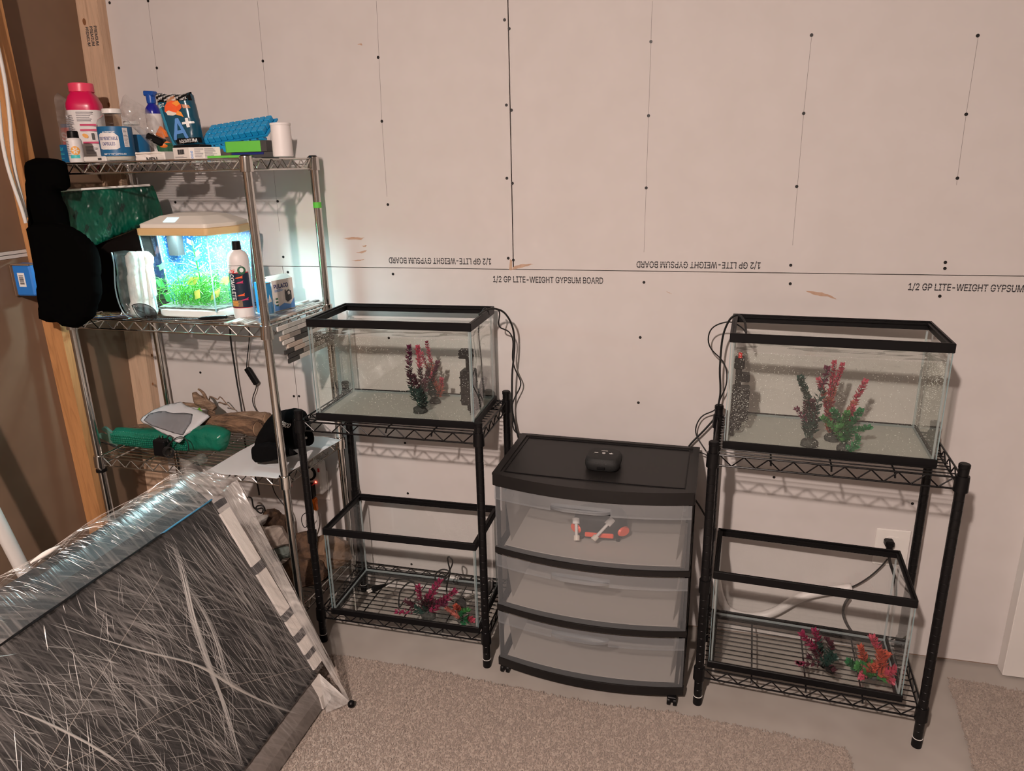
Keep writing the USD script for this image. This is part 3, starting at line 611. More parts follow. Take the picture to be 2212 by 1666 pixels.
def drape(m, surf, off=.0006, L=.006):
    """lay a flat print (facing -y) on the front of a pillow"""
    from scipy.interpolate import LinearNDInterpolator, NearestNDInterpolator
    m = sub_div(m, L); V = np.array(m.vertices); S = np.array(surf.vertices); n = len(S) // 1; fr = S[:, 1] <= np.median(S[:, 1]) + 1e-9
    S = S[fr]; f = LinearNDInterpolator(S[:, [0, 2]], S[:, 1]); g = NearestNDInterpolator(S[:, [0, 2]], S[:, 1])
    y = f(V[:, 0], V[:, 2]); y = np.where(np.isnan(y), g(V[:, 0], V[:, 2]), y); V[:, 1] = y - off + (V[:, 1] - V[:, 1].max()) ; m.vertices = V; return m
def flat(poly, y=0, t=.0004): return wallprism(poly, y - t, y)
def ell(cx, cz, rx, rz, n=20, rot=0):
    a = np.arange(n) * 2 * np.pi / n; p = np.stack([rx * np.cos(a), rz * np.sin(a)], 1); c, s = math.cos(rot), math.sin(rot); return p @ np.array([[c, s], [-s, c]]) + (cx, cz)

# --- top shelf, from the left
Y = -.20
t = thing('plastic_bag', 'crumpled clear bag with blue and red card inside at the top shelf left end', 'bag')
pb = px_poly([(88, 200), (96, 186), (108, 186), (124, 200), (140, 212), (158, 222), (160, 350), (100, 352), (94, 300), (84, 240), (84, 215)], -.17); pb[pb[:, 1] < ZT + .01, 1] = ZT
pl = pillow(pb, .035, .03, .008, .006, 3, 40); pl = mv(pl, (0, -.17, 0)); put(t, 'bag', pl, 'bagfilm2', smooth=True)
x, w, z0, z1 = ex(118, 166, 268, 352, -.172, ZT)
put(t, 'card', b2((x - w / 2, -.178, ZT), (x + w / 2, -.172, z1)), 'labelblue', label='blue card')
x2, w2, a0, a1 = ex(121, 152, 276, 316, -.179); put(t, 'red_square', b2((x2 - w2 / 2, -.1788, a0), (x2 + w2 / 2, -.178, a1)), 'red')
put(t, 'printed_letter', text('S', .026, (x2 + .004, -.1795, (a0 + a1) / 2)), 'white2')
x3, w3, c0, c1 = ex(108, 152, 313, 350, -.192, ZT); put(t, 'lower_card', b2((x3 - w3 / 2, -.194, ZT), (x3 + w3 / 2, -.190, c1)), 'labelblue', label='lower blue card with handwriting-style print')
put(t, 'printed_lettering', text('Clear', .012, (x3 - .002, -.1945, c1 - .012), bold=False), 'teal'); put(t, 'fine_print', lines((x3, -.1945, c1 - .034), (1, 0, 0), (0, 0, 1), w3 * .5, .02, 5, 2), 'teal')

x, w, z0, z1 = exc(150, 226, 180, 342, -.185, ZT); hgt = z1 - ZT; r = w / 2
t = thing('supplement_jug', 'large pink-topped plastic jug with white printed label on the top shelf', 'jug', None, (x, -.185, ZT), .50)
put(t, 'body', sq_lathe([(r * .80, 0), (r * .86, .006), (r * .92, hgt * .3), (r * .98, hgt * .66), (r, hgt * .70), (r * .97, hgt * .75), (r * .80, hgt * .84), (r * .66, hgt * .875), (r * .64, hgt * .9)], 48, 3.4), 'pinkbody', smooth=50)
put(t, 'lid', lathe([(r * .70, hgt * .89), (r * .73, hgt * .895), (r * .73, hgt * .985), (r * .70, hgt), (r * .3, hgt * 1.002)], 36), 'pinkcap', smooth=40)
lb = put(t, 'label_sleeve', sq_lathe([(r * .86, .010), (r * .885, .012), (r * .935, hgt * .3), (r * .993, hgt * .655), (r * .985, hgt * .662)], 48, 3.4), 'labelwhite', smooth=50, label='white printed label sleeve')
yf = lambda z: -(r * (.90 + .10 * z / (hgt * .66))) - .0008
for i, (xx, zc, ww, hh, n) in enumerate([(.010, hgt * .58, .052, .03, 6), (.012, hgt * .16, .036, .024, 6), (.012, hgt * .06, .045, .012, 3)]): put(lb, 'fine_print', lines((xx, yf(zc), zc), (1, 0, 0), (0, 0, 1), ww, hh, n, i), 'labelgrey')
for zc, ww in ((hgt * .475, .048), (hgt * .41, .052), (hgt * .255, .048)): put(lb, 'pink_bar', b2((.014 - ww / 2, yf(zc) - .0004, zc - .0028), (.014 + ww / 2, yf(zc), zc + .0028)), 'labelpink')
put(lb, 'printed_tablet', flat(ell(.0, hgt * .34, .009, .006, 20, -.5), yf(hgt * .34)), 'orangefruit'); put(lb, 'printed_bottle', b2((.018, yf(hgt * .33) - .0004, hgt * .29), (.026, yf(hgt * .33), hgt * .37)), 'darkgrey')
xs_ = lambda q, zc: -(r * (.90 + .10 * zc / (hgt * .66))) * .99
for zc, hh, n in ((hgt * .5, .05, 10), (hgt * .28, .05, 12)): put(lb, 'fine_print', lines((-.036, yf(zc) + .002, zc), (1, 0, 0), (0, 0, 1), .022, hh, n, 5), 'labelgrey')
put(lb, 'barcode', bars((-.032, yf(hgt * .1), hgt * .11), (0, 0, 1), (-1, 0, 0), .035, .014, 16, 6), 'ink')

x, w, z0, z1 = exc(144, 180, 283, 353, -.335, ZT); h_ = z1 - ZT; r = w / 2 * .97
t = thing('dropper_bottle', 'small white bottle with black cap and orange slice label on the top shelf', 'bottle', None, (x, -.335, ZT))
zc = zz_(160, 298, -.335) - ZT
put(t, 'body', lathe([(r * .93, 0), (r, .003), (r, zc - .012), (r * .92, zc - .004), (r * .72, zc)], 32), 'labelwhite', smooth=40)
put(t, 'cap', lathe([(r * .72, zc - .001), (r * .74, zc), (r * .70, h_ - .002), (r * .62, h_)], 28), 'blackplastic', smooth=40)
W_ = lambda m, rr=None: wrap(sub_div(m, .006), (rr or r) + .0003, (0, 0, 0), -math.pi / 2 + .45)
put(t, 'orange_slice', W_(flat(ell(.006, h_ * .37, .0125, .0125))), 'orangefruit', label='printed orange slice'); put(t, 'slice_segments', W_(cat_([flat(ell(.006 + .006 * math.cos(q), h_ * .37 + .006 * math.sin(q), .0045, .002, 10, q), -.0004) for q in np.arange(6) * 1.047])), 'cream')
put(t, 'teal_bar', W_(b2((-.010, -.0004, h_ * .13), (.0155, 0, h_ * .23))), 'teal'); put(t, 'fine_print', W_(lines((-.012, -.0003, h_ * .45), (1, 0, 0), (0, 0, 1), .014, h_ * .5, 9, 4)), 'labelgrey')

x, w, z0, z1 = ex(180, 229, 338, 353, -.335, ZT)
t = thing('charger_block', 'white charger block with a USB slot at the front of the top shelf', 'charger'); put(t, 'body', box((x, -.315, (ZT + z1) / 2), (w, .04, z1 - ZT), .003), 'boxwhite')
xs2 = at_y(216, 346, -.335)[0]; put(t, 'usb_slot', b2((xs2 - .0065, -.3354, (ZT + z1) / 2 - .003), (xs2 + .0065, -.335, (ZT + z1) / 2 + .003)), 'darkgrey', label='dark USB slot')

def capsule_jar(u0, u1, v0, Y, label, second=False):
    x, w, z0, z1 = exc(u0, u1, v0, 345, Y, ZT); h = z1 - ZT; r = w / 2
    t = thing('capsule_jar', label, 'jar', None, (x, Y, ZT))
    put(t, 'body', lathe([(r * .85, .001), (r * .97, .004), (r, .012), (r, h * .70), (r * .9, h * .79), (r * .62, h * .86), (r * .56, h * .88), (r * .56, h * .92)], 40), 'clearglass', smooth=40)
    put(t, 'lid', lathe([(r * .54, h * .91), (r * .56, h * .915), (r * .56, h * .99), (r * .53, h)], 36), 'capwhite', smooth=40)
    if not second: put(t, 'contents', lathe([(r * .80, .004), (r * .93, .012), (r * .93, .02)], 24), 'cream', smooth=40)
    zl, zh = h * .10, h * .66; a = np.linspace(-2.5, 2.5, 40)
    lab = put(t, 'label', trimesh.Trimesh(np.vstack([np.stack([(r + .0004) * np.sin(a), -(r + .0004) * np.cos(a), np.full(40, zz)], 1) for zz in (zl, zh)]), [q for j in range(39) for q in ((j, j + 1, j + 41), (j, j + 41, j + 40))], process=False), 'labelblue', smooth=True, label='blue wrapped label')
    Wj = lambda m, f=0.0: wrap(sub_div(m, .006), r + .0008, (0, 0, 0), -math.pi / 2 + f)
    if not second:
        ph = h * .155; zc = zl + (zh - zl) * .50
        put(lab, 'white_panel', Wj(flat(Polygon([(-.040, zc - ph * .85), (-.030, zc - ph), (.012, zc - ph), (.022, zc - ph * .8), (.022, zc + ph * .6), (.012, zc + ph), (-.030, zc + ph), (-.040, zc + ph * .8)])), .42), 'labelwhite')
        for s, dz, hh in (('500 VEGETABLE', .008, .0085), ('CAPSULES', -.007, .0085)): put(lab, 'printed_lettering', wrap(sub_div(text(s, hh, (-.009, 0, zc + dz), width=.056 if dz > 0 else .038), .006), r + .0012, (0, 0, 0), -math.pi / 2 + .42), 'navy')
        put(lab, 'printed_lettering', Wj(text('NUTRICOST', .007, (-.008, 0, zh - .018), width=.036), .5), 'white2')
        put(lab, 'printed_lettering', Wj(text('EMPTY', .0035, (-.006, 0, zl + .02)), .5), 'white2'); put(lab, 'printed_lettering', Wj(text('EMPTY "00" CAPSULES', .0042, (.0, 0, zl + .006)), .5), 'white2')
        put(lab, 'facts_box', Wj(b2((-.008, -.0004, zl + .026), (.008, 0, zh - .004)), 1.32), 'labelwhite'); put(lab, 'fine_print', wrap(sub_div(lines((0, 0, (zl + zh) / 2 + .011), (1, 0, 0), (0, 0, 1), .014, (zh - zl) * .6, 14, 4), .006), r + .0013, (0, 0, 0), -math.pi / 2 + 1.32), 'labelgrey')
    else: put(lab, 'fine_print', Wj(lines((.004, 0, (zl + zh) / 2), (1, 0, 0), (0, 0, 1), .04, (zh - zl) * .85, 10, 4), .1), 'lightblue')
    return t
capsule_jar(211, 287, 235, -.285, 'clear capsule jar with white lid and blue vegetable capsules label')
capsule_jar(258, 322, 262, -.20, 'clear jar with blue fine-print label behind the capsule jar', True)

t = thing('crinkled_bag', 'crinkled clear plastic bag leaning between the capsule jars and the foil pouch', 'bag')
pl = mv(pillow(px_poly([(268, 203), (278, 213), (300, 224), (322, 244), (340, 270), (355, 300), (350, 318), (330, 322), (312, 300), (296, 284), (270, 262), (250, 246), (262, 228)], -.22), .055, .03, .007, .016, 8, 45), (0, -.215, 0)); put(t, 'bag', pl, 'wrapfilm', smooth=True)

x, w, z0, z1 = exc(317, 352, 196, 340, -.115, ZT); r = w / 2; h_ = z1 - ZT
t = thing('flip_top_bottle', 'deep blue bottle with flip-top cap and white label behind the foil pouch', 'bottle', None, (x, -.115, ZT)); zs = zz_(334, 245, -.115) - ZT; zn = zz_(334, 224, -.115) - ZT
put(t, 'body', lathe([(r * .93, 0), (r, .004), (r, zs), (r * .9, zs + (zn - zs) * .5), (r * .55, zn - .003), (r * .45, zn + .004)], 32), 'bottleblue', smooth=40)
put(t, 'label', lathe([(r + .0003, .012), (r + .0006, .0122), (r + .0006, zs - .002), (r + .0003, zs - .0018)], 32), 'labelwhite', smooth=40)
put(t, 'cap', [lathe([(r * .5, zn), (r * .58, zn + .002), (r * .62, h_ - .012), (r * .55, h_ - .008)], 24), mv(box((0, 0, 0), (r * 1.5, r * 1.1, .016), .003), (0, 0, h_ - .008), 0, 0, .08)], 'capblue', smooth=40)

# foil pouch of fish food
YP = -.285
pg = px_poly([(338, 202), (350, 201), (362, 205), (376, 203), (392, 204), (406, 200), (413, 198), (420, 225), (428, 255), (434, 290), (438, 316), (404, 319), (378, 320), (374, 305), (362, 280), (352, 250), (345, 226)], YP)
t = thing('food_pouch', 'standing blue foil pouch of aquarium fish food with a printed goldfish', 'pouch')
pl = pillow(pg, .050, .030, .006, .003, 5, 30); pl = mv(pl, (0, YP, 0)); pm = put(t, 'pouch', pl, 'pouchblue', smooth=True)
P2 = lambda u, v: at_y(u, v, YP)[[0, 2]]
pd = lambda name, pts, m, off=.0006, lab=None: put(pm, name, drape(flat(Polygon([P2(*q) for q in pts]).buffer(0)), pl, off), m, label=lab)
pd('top_band', [(339, 203), (350, 202), (362, 206), (376, 204), (392, 205), (406, 201), (412, 199.5), (417, 217), (404, 219), (376, 222), (346, 221)], 'blackplastic', .0005, 'black printed top band')
for k in range(4):
    for j in range(3):
        u, v = 350 + k * 17 + j * 2.5 + (j % 2) * 7, 206.5 + j * 5 - k * .6
        if u < 408: put(pm, 'band_lettering', drape(text('FRITZ', .0050, (*P2(u, v)[:1], YP, P2(u, v)[1]), (1, 0, .35), (-.35, 0, 1)), pl, .0011), 'white2')
pd('side_panel', [(346, 226), (358, 224), (378, 285), (392, 318), (379, 319), (375, 305), (363, 280), (353, 250)], 'pouchlight', .0005, 'lighter blue side stripe')
put(pm, 'printed_lettering', drape(text('FRITZ', .0085, (P2(358, 231)[0], YP, P2(358, 231)[1]), (1, 0, .22), (-.22, 0, 1)), pl, .0011), 'white2')
pd('goldfish_tail', [(374, 211), (384, 208), (392, 217), (398, 224), (388, 222), (380, 226), (372, 224)], 'fishfin', .0008)
pd('goldfish_body', [(369, 232), (373, 224), (383, 219), (395, 222), (403, 226), (405, 234), (398, 243), (388, 249), (376, 248), (369, 242)], 'fishred', .0011, 'printed red-orange goldfish')
pd('goldfish_belly', [(372, 243), (378, 240), (390, 244), (399, 246), (388, 251), (376, 250)], 'cream', .0016)
pd('goldfish_fin', [(396, 240), (404, 243), (410, 254), (402, 251), (394, 249)], 'fishorange', .0016); pd('goldfish_fin', [(404, 226), (416, 228), (419, 234), (408, 235)], 'fishfin', .0010); pd('goldfish_fin', [(384, 224), (396, 218), (402, 226), (394, 231)], 'fishorange', .0016)
put(pm, 'printed_letter', drape(text('A', .054, (P2(400, 279)[0], YP, P2(400, 279)[1]), (1, 0, .10), (-.10, 0, 1)), pl, .0011), 'lightblue')
put(pm, 'printed_plus', drape(text('+', .036, (P2(417, 266)[0], YP, P2(417, 266)[1]), (1, 0, .10), (-.10, 0, 1), width=.032), pl, .0022), 'white2')
pd('lettering_box', [(391, 300), (435, 297), (438, 308), (394, 313)], 'blackplastic', .0008); put(pm, 'printed_lettering', drape(text('AQUARIUM', .0088, (P2(416, 305)[0], YP, P2(416, 305)[1]), (1, 0, .06), (-.06, 0, 1), width=.054), pl, .0014), 'white2')

x, w, z0, z1 = exc(338, 380, 300, 348, -.205, ZT); h_ = z1 - ZT; r = w / 2
t = thing('net_pot', 'dark green plastic pot holding orange and black bits under the crinkled bag', 'pot', None, (x, -.205, ZT))
put(t, 'pot', lathe([(r * .62, 0), (r * .66, .003), (r * .92, h_ * .7), (r, h_ * .72), (r, h_ * .8), (r * .93, h_ * .8), (r * .6, .006)], 32), 'potgreen', smooth=40)
for q in np.arange(10) * .628: put(t, 'rib', cyl((r * .67 * math.cos(q), r * .67 * math.sin(q), .004), (r * .93 * math.cos(q), r * .93 * math.sin(q), h_ * .7), .0012, 6), 'potgreen')
t = thing('orange_tool', 'orange and black plastic tool sitting in the dark green pot', 'tool', None, (x, -.205, ZT + h_ * .62))
put(t, 'orange_block', mv(trimesh.creation.icosphere(2, .5), (0, 0, 0)).apply_scale((r * 1.15, .04, .026)).apply_translation((.006, -.008, .006)), 'orange', smooth=True)
put(t, 'black_grip', mv(box((0, 0, 0), (.055, .03, .022), .005), (-.012, -.022, .022), .2, 0, .45), 'blackplastic', label='black grip')
put(t, 'orange_fin', wallprism(px_poly([(337, 301), (351, 273), (362, 284), (366, 296), (350, 304)], -.19) - (x, ZT + h_ * .62), .002, .010), 'orange')

x, w, z0, z1 = ex(292, 357, 328, 351, -.345, ZT)
t = thing('folded_carton', 'crushed white carton with cut-off black print at the front of the top shelf', 'box', None, (x, -.325, ZT))
cv = b2((-w / 2, -.02, 0), (w / 2, .03, z1 - ZT), .002); cv = sub_div(cv, .012); V = np.array(cv.vertices); V[:, 1] += (meshkit.fbm(V * 60, 2, 4) - .5) * .008; V[:, 2] += (meshkit.fbm(V * 50 + 9, 2, 5) - .5) * .005 * (V[:, 2] > .012); cv.vertices = V
put(t, 'carton', cv, 'boxwhite'); put(t, 'printed_lettering', text('NEN', .012, (.008, -.0245, .0015), width=.036), 'ink'); put(t, 'crease', b2((-w / 2 + .004, -.0235, .018), (w / 2 - .006, -.0225, .0195)), 'cream')

c0, c1, c2 = at_y(377, 347, -.36), at_y(411, 348, -.378), at_y(478, 343, -.33)
t = thing('carton', 'white carton with barcode and fine print under the foil pouch', 'box')
e1 = (c1 - c0)[:2]; e2 = (c2 - c1)[:2]; hb = zz_(411, 318, -.378) - ZT
pl4 = np.array([c0[:2], c1[:2], c2[:2], c0[:2] + e2]); put(t, 'carton', prism(pl4, ZT, ZT + hb), 'boxwhite')
u1 = np.r_[e1 / np.linalg.norm(e1), 0]; u2 = np.r_[e2 / np.linalg.norm(e2), 0]; n1 = np.cross(u1, (0, 0, 1)); n2 = np.cross(u2, (0, 0, 1))
f1 = np.r_[(c0 + c1)[:2] / 2, ZT + hb / 2]; f2 = np.r_[(c1 + c2)[:2] / 2, ZT + hb / 2]; L1, L2 = np.linalg.norm(e1), np.linalg.norm(e2)
put(t, 'barcode', bars(f1 + n1 * .0006 + xyz((0, 0, hb * .12)), u1, (0, 0, 1), L1 * .42, hb * .42, 14, 9), 'ink'); put(t, 'fine_print', lines(f1 + n1 * .0006 - xyz((0, 0, hb * .33)), u1, (0, 0, 1), L1 * .8, hb * .14, 2, 1), 'labelgrey')
put(t, 'fine_print', lines(f2 + n2 * .0006 - u2 * L2 * .18, u2, (0, 0, 1), L2 * .3, hb * .8, 9, 2), 'labelgrey'); put(t, 'fine_print', lines(f2 + n2 * .0006 + u2 * L2 * .2, u2, (0, 0, 1), L2 * .42, hb * .85, 12, 3), 'labelgrey')
for k in range(3): put(t, 'printed_ring', flat(Polygon(ell(0, 0, .0030, .0030)).difference(Polygon(ell(0, 0, .0016, .0016)))).apply_translation((0, 0, 0)).apply_transform(trimesh.transformations.rotation_matrix(math.atan2(u2[1], u2[0]), (0, 0, 1))).apply_translation(f2 + n2 * .0004 - u2 * L2 * .42 + xyz((0, 0, hb * .1 - k * .0075))), 'lightblue')
single('black_packet', mv(box((0, 0, 0), (.095, .05, .008), .002), (at_y(420, 315, -.31)[0], -.318, ZT + hb + .0042), -.1), 'blackplastic', 'flat black packet lying under the foil pouch on the white carton', 'packet')

x, w, z0, z1 = ex(450, 527, 336, 346, -.372, ZT)
single('flat_box', b2((x - w / 2, -.378, ZT), (x + w / 2, -.33, z1), .001), 'greenbox', 'flat green box lying at the front edge beside the corner collar', 'box')
x, w, z0, z1 = ex(488, 566, 303, 327, -.325); zb = ZT
x4, w4, d0, d1 = ex(497, 585, 327, 342, -.325, ZT)
t = thing('boxed_cards', 'dark carton with blue front under the green box on the top shelf', 'box'); put(t, 'carton', b2((x4 - w4 / 2, -.325, ZT), (x4 + w4 / 2 + .012, -.24, d1 - .002), .001), 'darkgrey')
put(t, 'blue_front', b2((x4 - w4 / 2 + .006, -.3262, ZT + .008), (x4 + w4 / 2 - .022, -.325, d1 - .003)), 'navy'); put(t, 'white_edge', b2((x4 - w4 / 2, -.3256, ZT + .001), (x4 - .01, -.325, ZT + .006)), 'boxwhite')
t = thing('green_box', 'green box with dark sides stacked under the blue ice tray', 'box', None, (x, -.285, d1 - .0018), -.06); hb2 = z1 - d1
put(t, 'carton', box((.008, 0, hb2 / 2), (w + .02, .08, hb2), .001), 'darkgrey'); put(t, 'front', box((0, -.0405, hb2 / 2), (w, .0012, hb2 - .001)), 'greenbox', label='green front face'); put(t, 'side', box((-w / 2 - .0025, 0, hb2 / 2), (.001, .08, hb2 - .001)), 'greenbox')

# ice cube tray, leaning over the boxes
t = thing('ice_tray', 'blue silicone ice cube tray leaning over the green box', 'ice tray')
A, B = at_y(437, 310, -.25), at_y(580, 287, -.25); ux = (B - A); LX = np.linalg.norm(ux); ux /= LX; vy = xyz((-.12, .62, .42)); vy -= ux * vy @ ux; vy /= np.linalg.norm(vy); nz = np.cross(ux, vy)
loc = lambda m: frame_to(m, A, ux, vy, nz)
put(t, 'rim', loc(shell([(0, -.012), (LX, -.012), (LX, .072), (0, .072)], [(.004, -.008), (LX - .004, -.008), (LX - .004, .068), (.004, .068)], -.004, .001)), 'iceblue')
put(t, 'web', loc(b2((.003, -.009, -.003), (LX - .003, .069, -.001))), 'iceblue'); nx_ = 10
for j in range(3):
    for i in range(nx_):
        xx = .008 + (LX - .016) * (i + .5) / nx_; cw_ = (LX - .016) / nx_ * .42
        put(t, 'cup', loc(box((xx, .004 + j * .026, .008), (cw_ * 2.1, .0225, .018), .0025)), 'iceblue')
for i in range(8): put(t, 'front_cup', loc(b2((.02 + i * (LX - .03) / 8, -.013, -.022), (.02 + (i + .78) * (LX - .03) / 8, .004, -.004), .003)), 'iceblue')
put(t, 'corner_lip', wallprism(px_poly([(478, 315), (492, 316), (494, 330), (484, 328)], -.27), -.27, -.255), 'iceblue')
x, w, z0, z1 = exc(581, 628, 265, 342, -.335, ZT); r = w / 2 * .96; h_ = z1 - ZT
t = thing('canister', 'tall plain white canister at the right end of the top shelf', 'canister', None, (x, -.325, ZT)); put(t, 'body', lathe([(r * .95, 0), (r, .002), (r * .97, h_ * .9), (r * .97, h_ * .93)], 40), 'labelwhite', smooth=40)
put(t, 'lid', lathe([(r * .97, h_ * .925), (r * 1.02, h_ * .93), (r * 1.02, h_ * .985), (r * .97, h_), (r * .2, h_)], 40), 'labelwhite', smooth=40)

# ------------------------------------------------------------------ second shelf
ZS2 = Z2 + .0032
def foam_sheet(pts, Y, th, label, m, seed):
    pl = pillow(px_poly(pts, Y), th, .014, .010, .002, seed, 60)
    if m == 'foam2': pl.vertices[:, 2] = np.maximum(pl.vertices[:, 2], ZS2 + .0004)
    return single('filter_foam', mv(pl, (0, Y + th / 2, 0)), m, label, 'filter foam', 'black filter foam sheets', smooth=True)
foam_sheet([(45, 347), (62, 341), (95, 342), (110, 344), (122, 350), (126, 378), (130, 412), (106, 416), (122, 452), (130, 484), (128, 520), (120, 560), (62, 560), (55, 500), (50, 440), (47, 390)], -.447, .05, 'tall black foam roll standing beside the green bag', 'foam', 1)
foam_sheet([(49, 490), (62, 482), (128, 484), (160, 502), (188, 530), (200, 560), (204, 640), (190, 690), (165, 708), (150, 712), (130, 709), (116, 698), (100, 700), (84, 697), (78, 690), (70, 600), (60, 540)], -.475, .042, 'wide black foam pad hanging over the front left corner of the second shelf', 'foam', 2)
foam_sheet([(150, 500), (200, 528), (250, 510), (300, 490), (318, 484), (318, 600), (312, 684), (262, 689), (200, 686), (180, 640)], -.27, .05, 'brownish black foam block behind the clear zip bag', 'foam2', 3)
MT['greenfilm'] = M('green_bag_film', (.001, .095, .055), .30, vary=(13, (.001, .035, .022)), bump=(60, .012), stretch=(1, 1, .6))
t = thing('green_bag', 'dark green zip bag with white closure standing on the black foam', 'bag')
pl = mv(pillow(px_poly([(102, 416), (160, 411), (240, 405), (330, 400), (340, 425), (350, 455), (355, 480), (340, 488), (322, 492), (300, 491), (280, 500), (250, 511), (225, 522), (206, 531), (190, 522), (160, 506), (132, 490), (122, 460)], -.40), .030, .03, .007, .005, 7, 35), (0, -.385, 0)); 
def swing(m):      # the bag stands askew: its right end runs back behind the lit tank
    V = np.array(m.vertices); xl, xr = at_y(102, 416, -.40)[0], at_y(355, 480, -.40)[0]; base = -.40 + np.clip((V[:, 0] - xl) / (xr - xl), 0, 1) * .27
    k = (CAM[1] - base) / (CAM[1] + .40); Q = CAM + (np.stack([V[:, 0], np.full(len(V), -.40), V[:, 2]], 1) - CAM) * k[:, None]; Q[:, 1] += V[:, 1] + .385
    return trimesh.Trimesh(Q, m.faces, process=False)
bg = put(t, 'bag', swing(pl), 'greenfilm', smooth=True)
A, B = at_y(100, 414, -.402), at_y(331, 399.5, -.402); put(t, 'zip_closure', [swing(tube([A + (B - A) * q for q in np.linspace(0, 1, 20)], .0032, 8)), swing(tube([A + xyz((0, 0, -.004)), A + xyz((.016, -.002, -.002))], .004, 8))], 'white', label='white zip closure', smooth=True)
for i, (u, v) in enumerate([(172, 463), (226, 455), (272, 448), (196, 493), (244, 489), (146, 432)]):
    c = at_y(u, v, -.40); d = xyz((.5, 0, .85)); d /= np.linalg.norm(d)
    for k in (-1, 0, 1): put(bg, 'printed_mark', swing(drape(frame_to(trimesh.creation.box((.028 - abs(k) * .006, .0022, .0004)), c + np.cross((0, -1, 0), d) * k * .0042, d, np.cross((0, -1, 0), d), (0, -1, 0)), pl, .0007)), 'blackmatt')

t = thing('zip_bag', 'clear zip bag standing beside the white filter pads', 'bag')
MT['zipfilm'] = film('clear_zip_film', (.42, .52, .50), .14, .45, 22, (1, 1, 1), .12)
pl = mv(pillow(px_poly([(240, 545), (262, 542), (288, 544), (300, 560), (306, 688), (282, 687), (268, 678), (256, 655), (248, 615), (247, 580)], -.355), .03, .03, .008, .004, 4, 30), (0, -.345, 0)); put(t, 'bag', pl, 'zipfilm', smooth=True)
Q = [at_y(u, v, -.362) for u, v in [(241, 545), (247, 580), (249, 620), (257, 655), (268, 677), (284, 687)]]; put(t, 'zip_seam', tube(spline(Q, 30), .0022, 6), 'glassedge', smooth=True)
t = thing('filter_pads', 'stack of soft white filter pads between the zip bag and the lit tank', 'filter pad')
MT['padwhite'] = M('pad_white', (.70, .70, .67), .9, bump=(300, .001))
for i, du in enumerate((0, 13, 26)):
    pg = px_poly([(286 + du, 548 - i * 3), (292 + du, 541), (304 + du, 541), (312 + du, 552), (326 + du, 688), (300 + du, 690)], -.31 + i * .012); pg[:, 1] = np.maximum(pg[:, 1], ZS2 + .001); put(t, 'pad', mv(pillow(pg, .03, .008, .008, .0015, i, 50), (0, -.335 + i * .014, 0)), 'padwhite', smooth=True)
t = thing('fish_net', 'small black fish net with twisted handle lying on the second shelf', 'fish net')
hp = [at_y(u, v, -.378) for u, v in [(285, 660), (300, 656), (318, 659), (332, 667), (338, 678), (337, 690), (318, 688), (303, 687), (294, 678), (285, 660)]]
put(t, 'hoop', tube(spline(hp, 40), .0013, 6), 'cord', smooth=True); MT['netmesh'] = pane('net_mesh', (.45, .45, .46), .01, .3, .2)
put(t, 'netting', mv(pillow(np.array(hp)[:-1][:, [0, 2]], .012, .01, .006, .002, 2, 60), (0, -.374, 0)), 'netmesh', smooth=True); put(t, 'brace', tube([hp[0], at_y(300, 672, -.38), at_y(312, 676, -.38), at_y(318, 688, -.378)], .0012, 6), 'cord')
hA, hB = at_y(330, 690, -.380), at_y(437, 688.5, -.380); tw = [hA + (hB - hA) * s for s in np.linspace(0, 1, 90)]
for ph in (0, math.pi): put(t, 'twisted_wire', tube([p + xyz((0, math.cos(i * .9 + ph), math.sin(i * .9 + ph))) * .0013 for i, p in enumerate(tw)], .0013, 6), 'cord', smooth=True)
gA, gB = at_y(430, 688.5, -.381), at_y(490, 684.5, -.381); put(t, 'grip', tube([gA + (gB - gA) * s for s in np.linspace(0, 1, 12)], [.003 + .0035 * math.sin(math.pi * min(1, s * 1.05)) ** .5 if s < .95 else .004 for s in np.linspace(0, 1, 12)], 14), 'blackplastic', smooth=True)

# hexagonal lit aquarium
E1 = xyz((.9992, -.039, 0)); E1 /= np.linalg.norm(E1); N1 = xyz((-E1[1], E1[0], 0)); HC = xyz((-.980, -.221, 0))
def hexp(k, z, ox=0, oy=0):
    p = [(-.123, -.106), (.123, -.106), (.154, 0), (.123, .106), (-.123, .106), (-.154, 0)]
    return np.array([HC + E1 * (x * k + ox) + N1 * (y * k + oy) + xyz((0, 0, z)) for x, y in p])
def rhex(k, z, rad=.02, n=5):
    P = hexp(k, z); out = []
    for i in range(6):
        a, b, c = P[i - 1], P[i], P[(i + 1) % 6]; p = b + (a - b) / np.linalg.norm(a - b) * rad; q = b + (c - b) / np.linalg.norm(c - b) * rad
        for s in np.linspace(0, 1, n): out.append((1 - s) ** 2 * p + 2 * s * (1 - s) * b + s * s * q)
    return np.array(out)
hz0 = ZS2; hz1 = 1.366
t = thing('hexagonal_aquarium', 'small lit hexagonal aquarium full of green plants on the second shelf', 'aquarium')
MT['baseglow'] = M('base_white', (.80, .82, .80), .25); MT['rimtan'] = M('rim_tan', (.62, .42, .20), .45); MT['lidcream'] = M('lid_cream', (.70, .66, .60), .5)
put(t, 'base', loft([rhex(.88, hz0, .03), rhex(.90, hz0 + .004, .03), rhex(.90, hz0 + .020, .03), rhex(.86, hz0 + .024, .03)]), 'baseglow', smooth=40)
for i in range(6):
    P0, P1 = hexp(.90, hz0 + .020), hexp(1.0, hz1 + .004); a, b = i, (i + 1) % 6
    if i in (3, 4): continue
    put(t, 'glass_pane', trimesh.Trimesh([P0[a], P0[b], P1[b], P1[a]], [[0, 1, 2], [0, 2, 3]], process=False), 'clearglass')
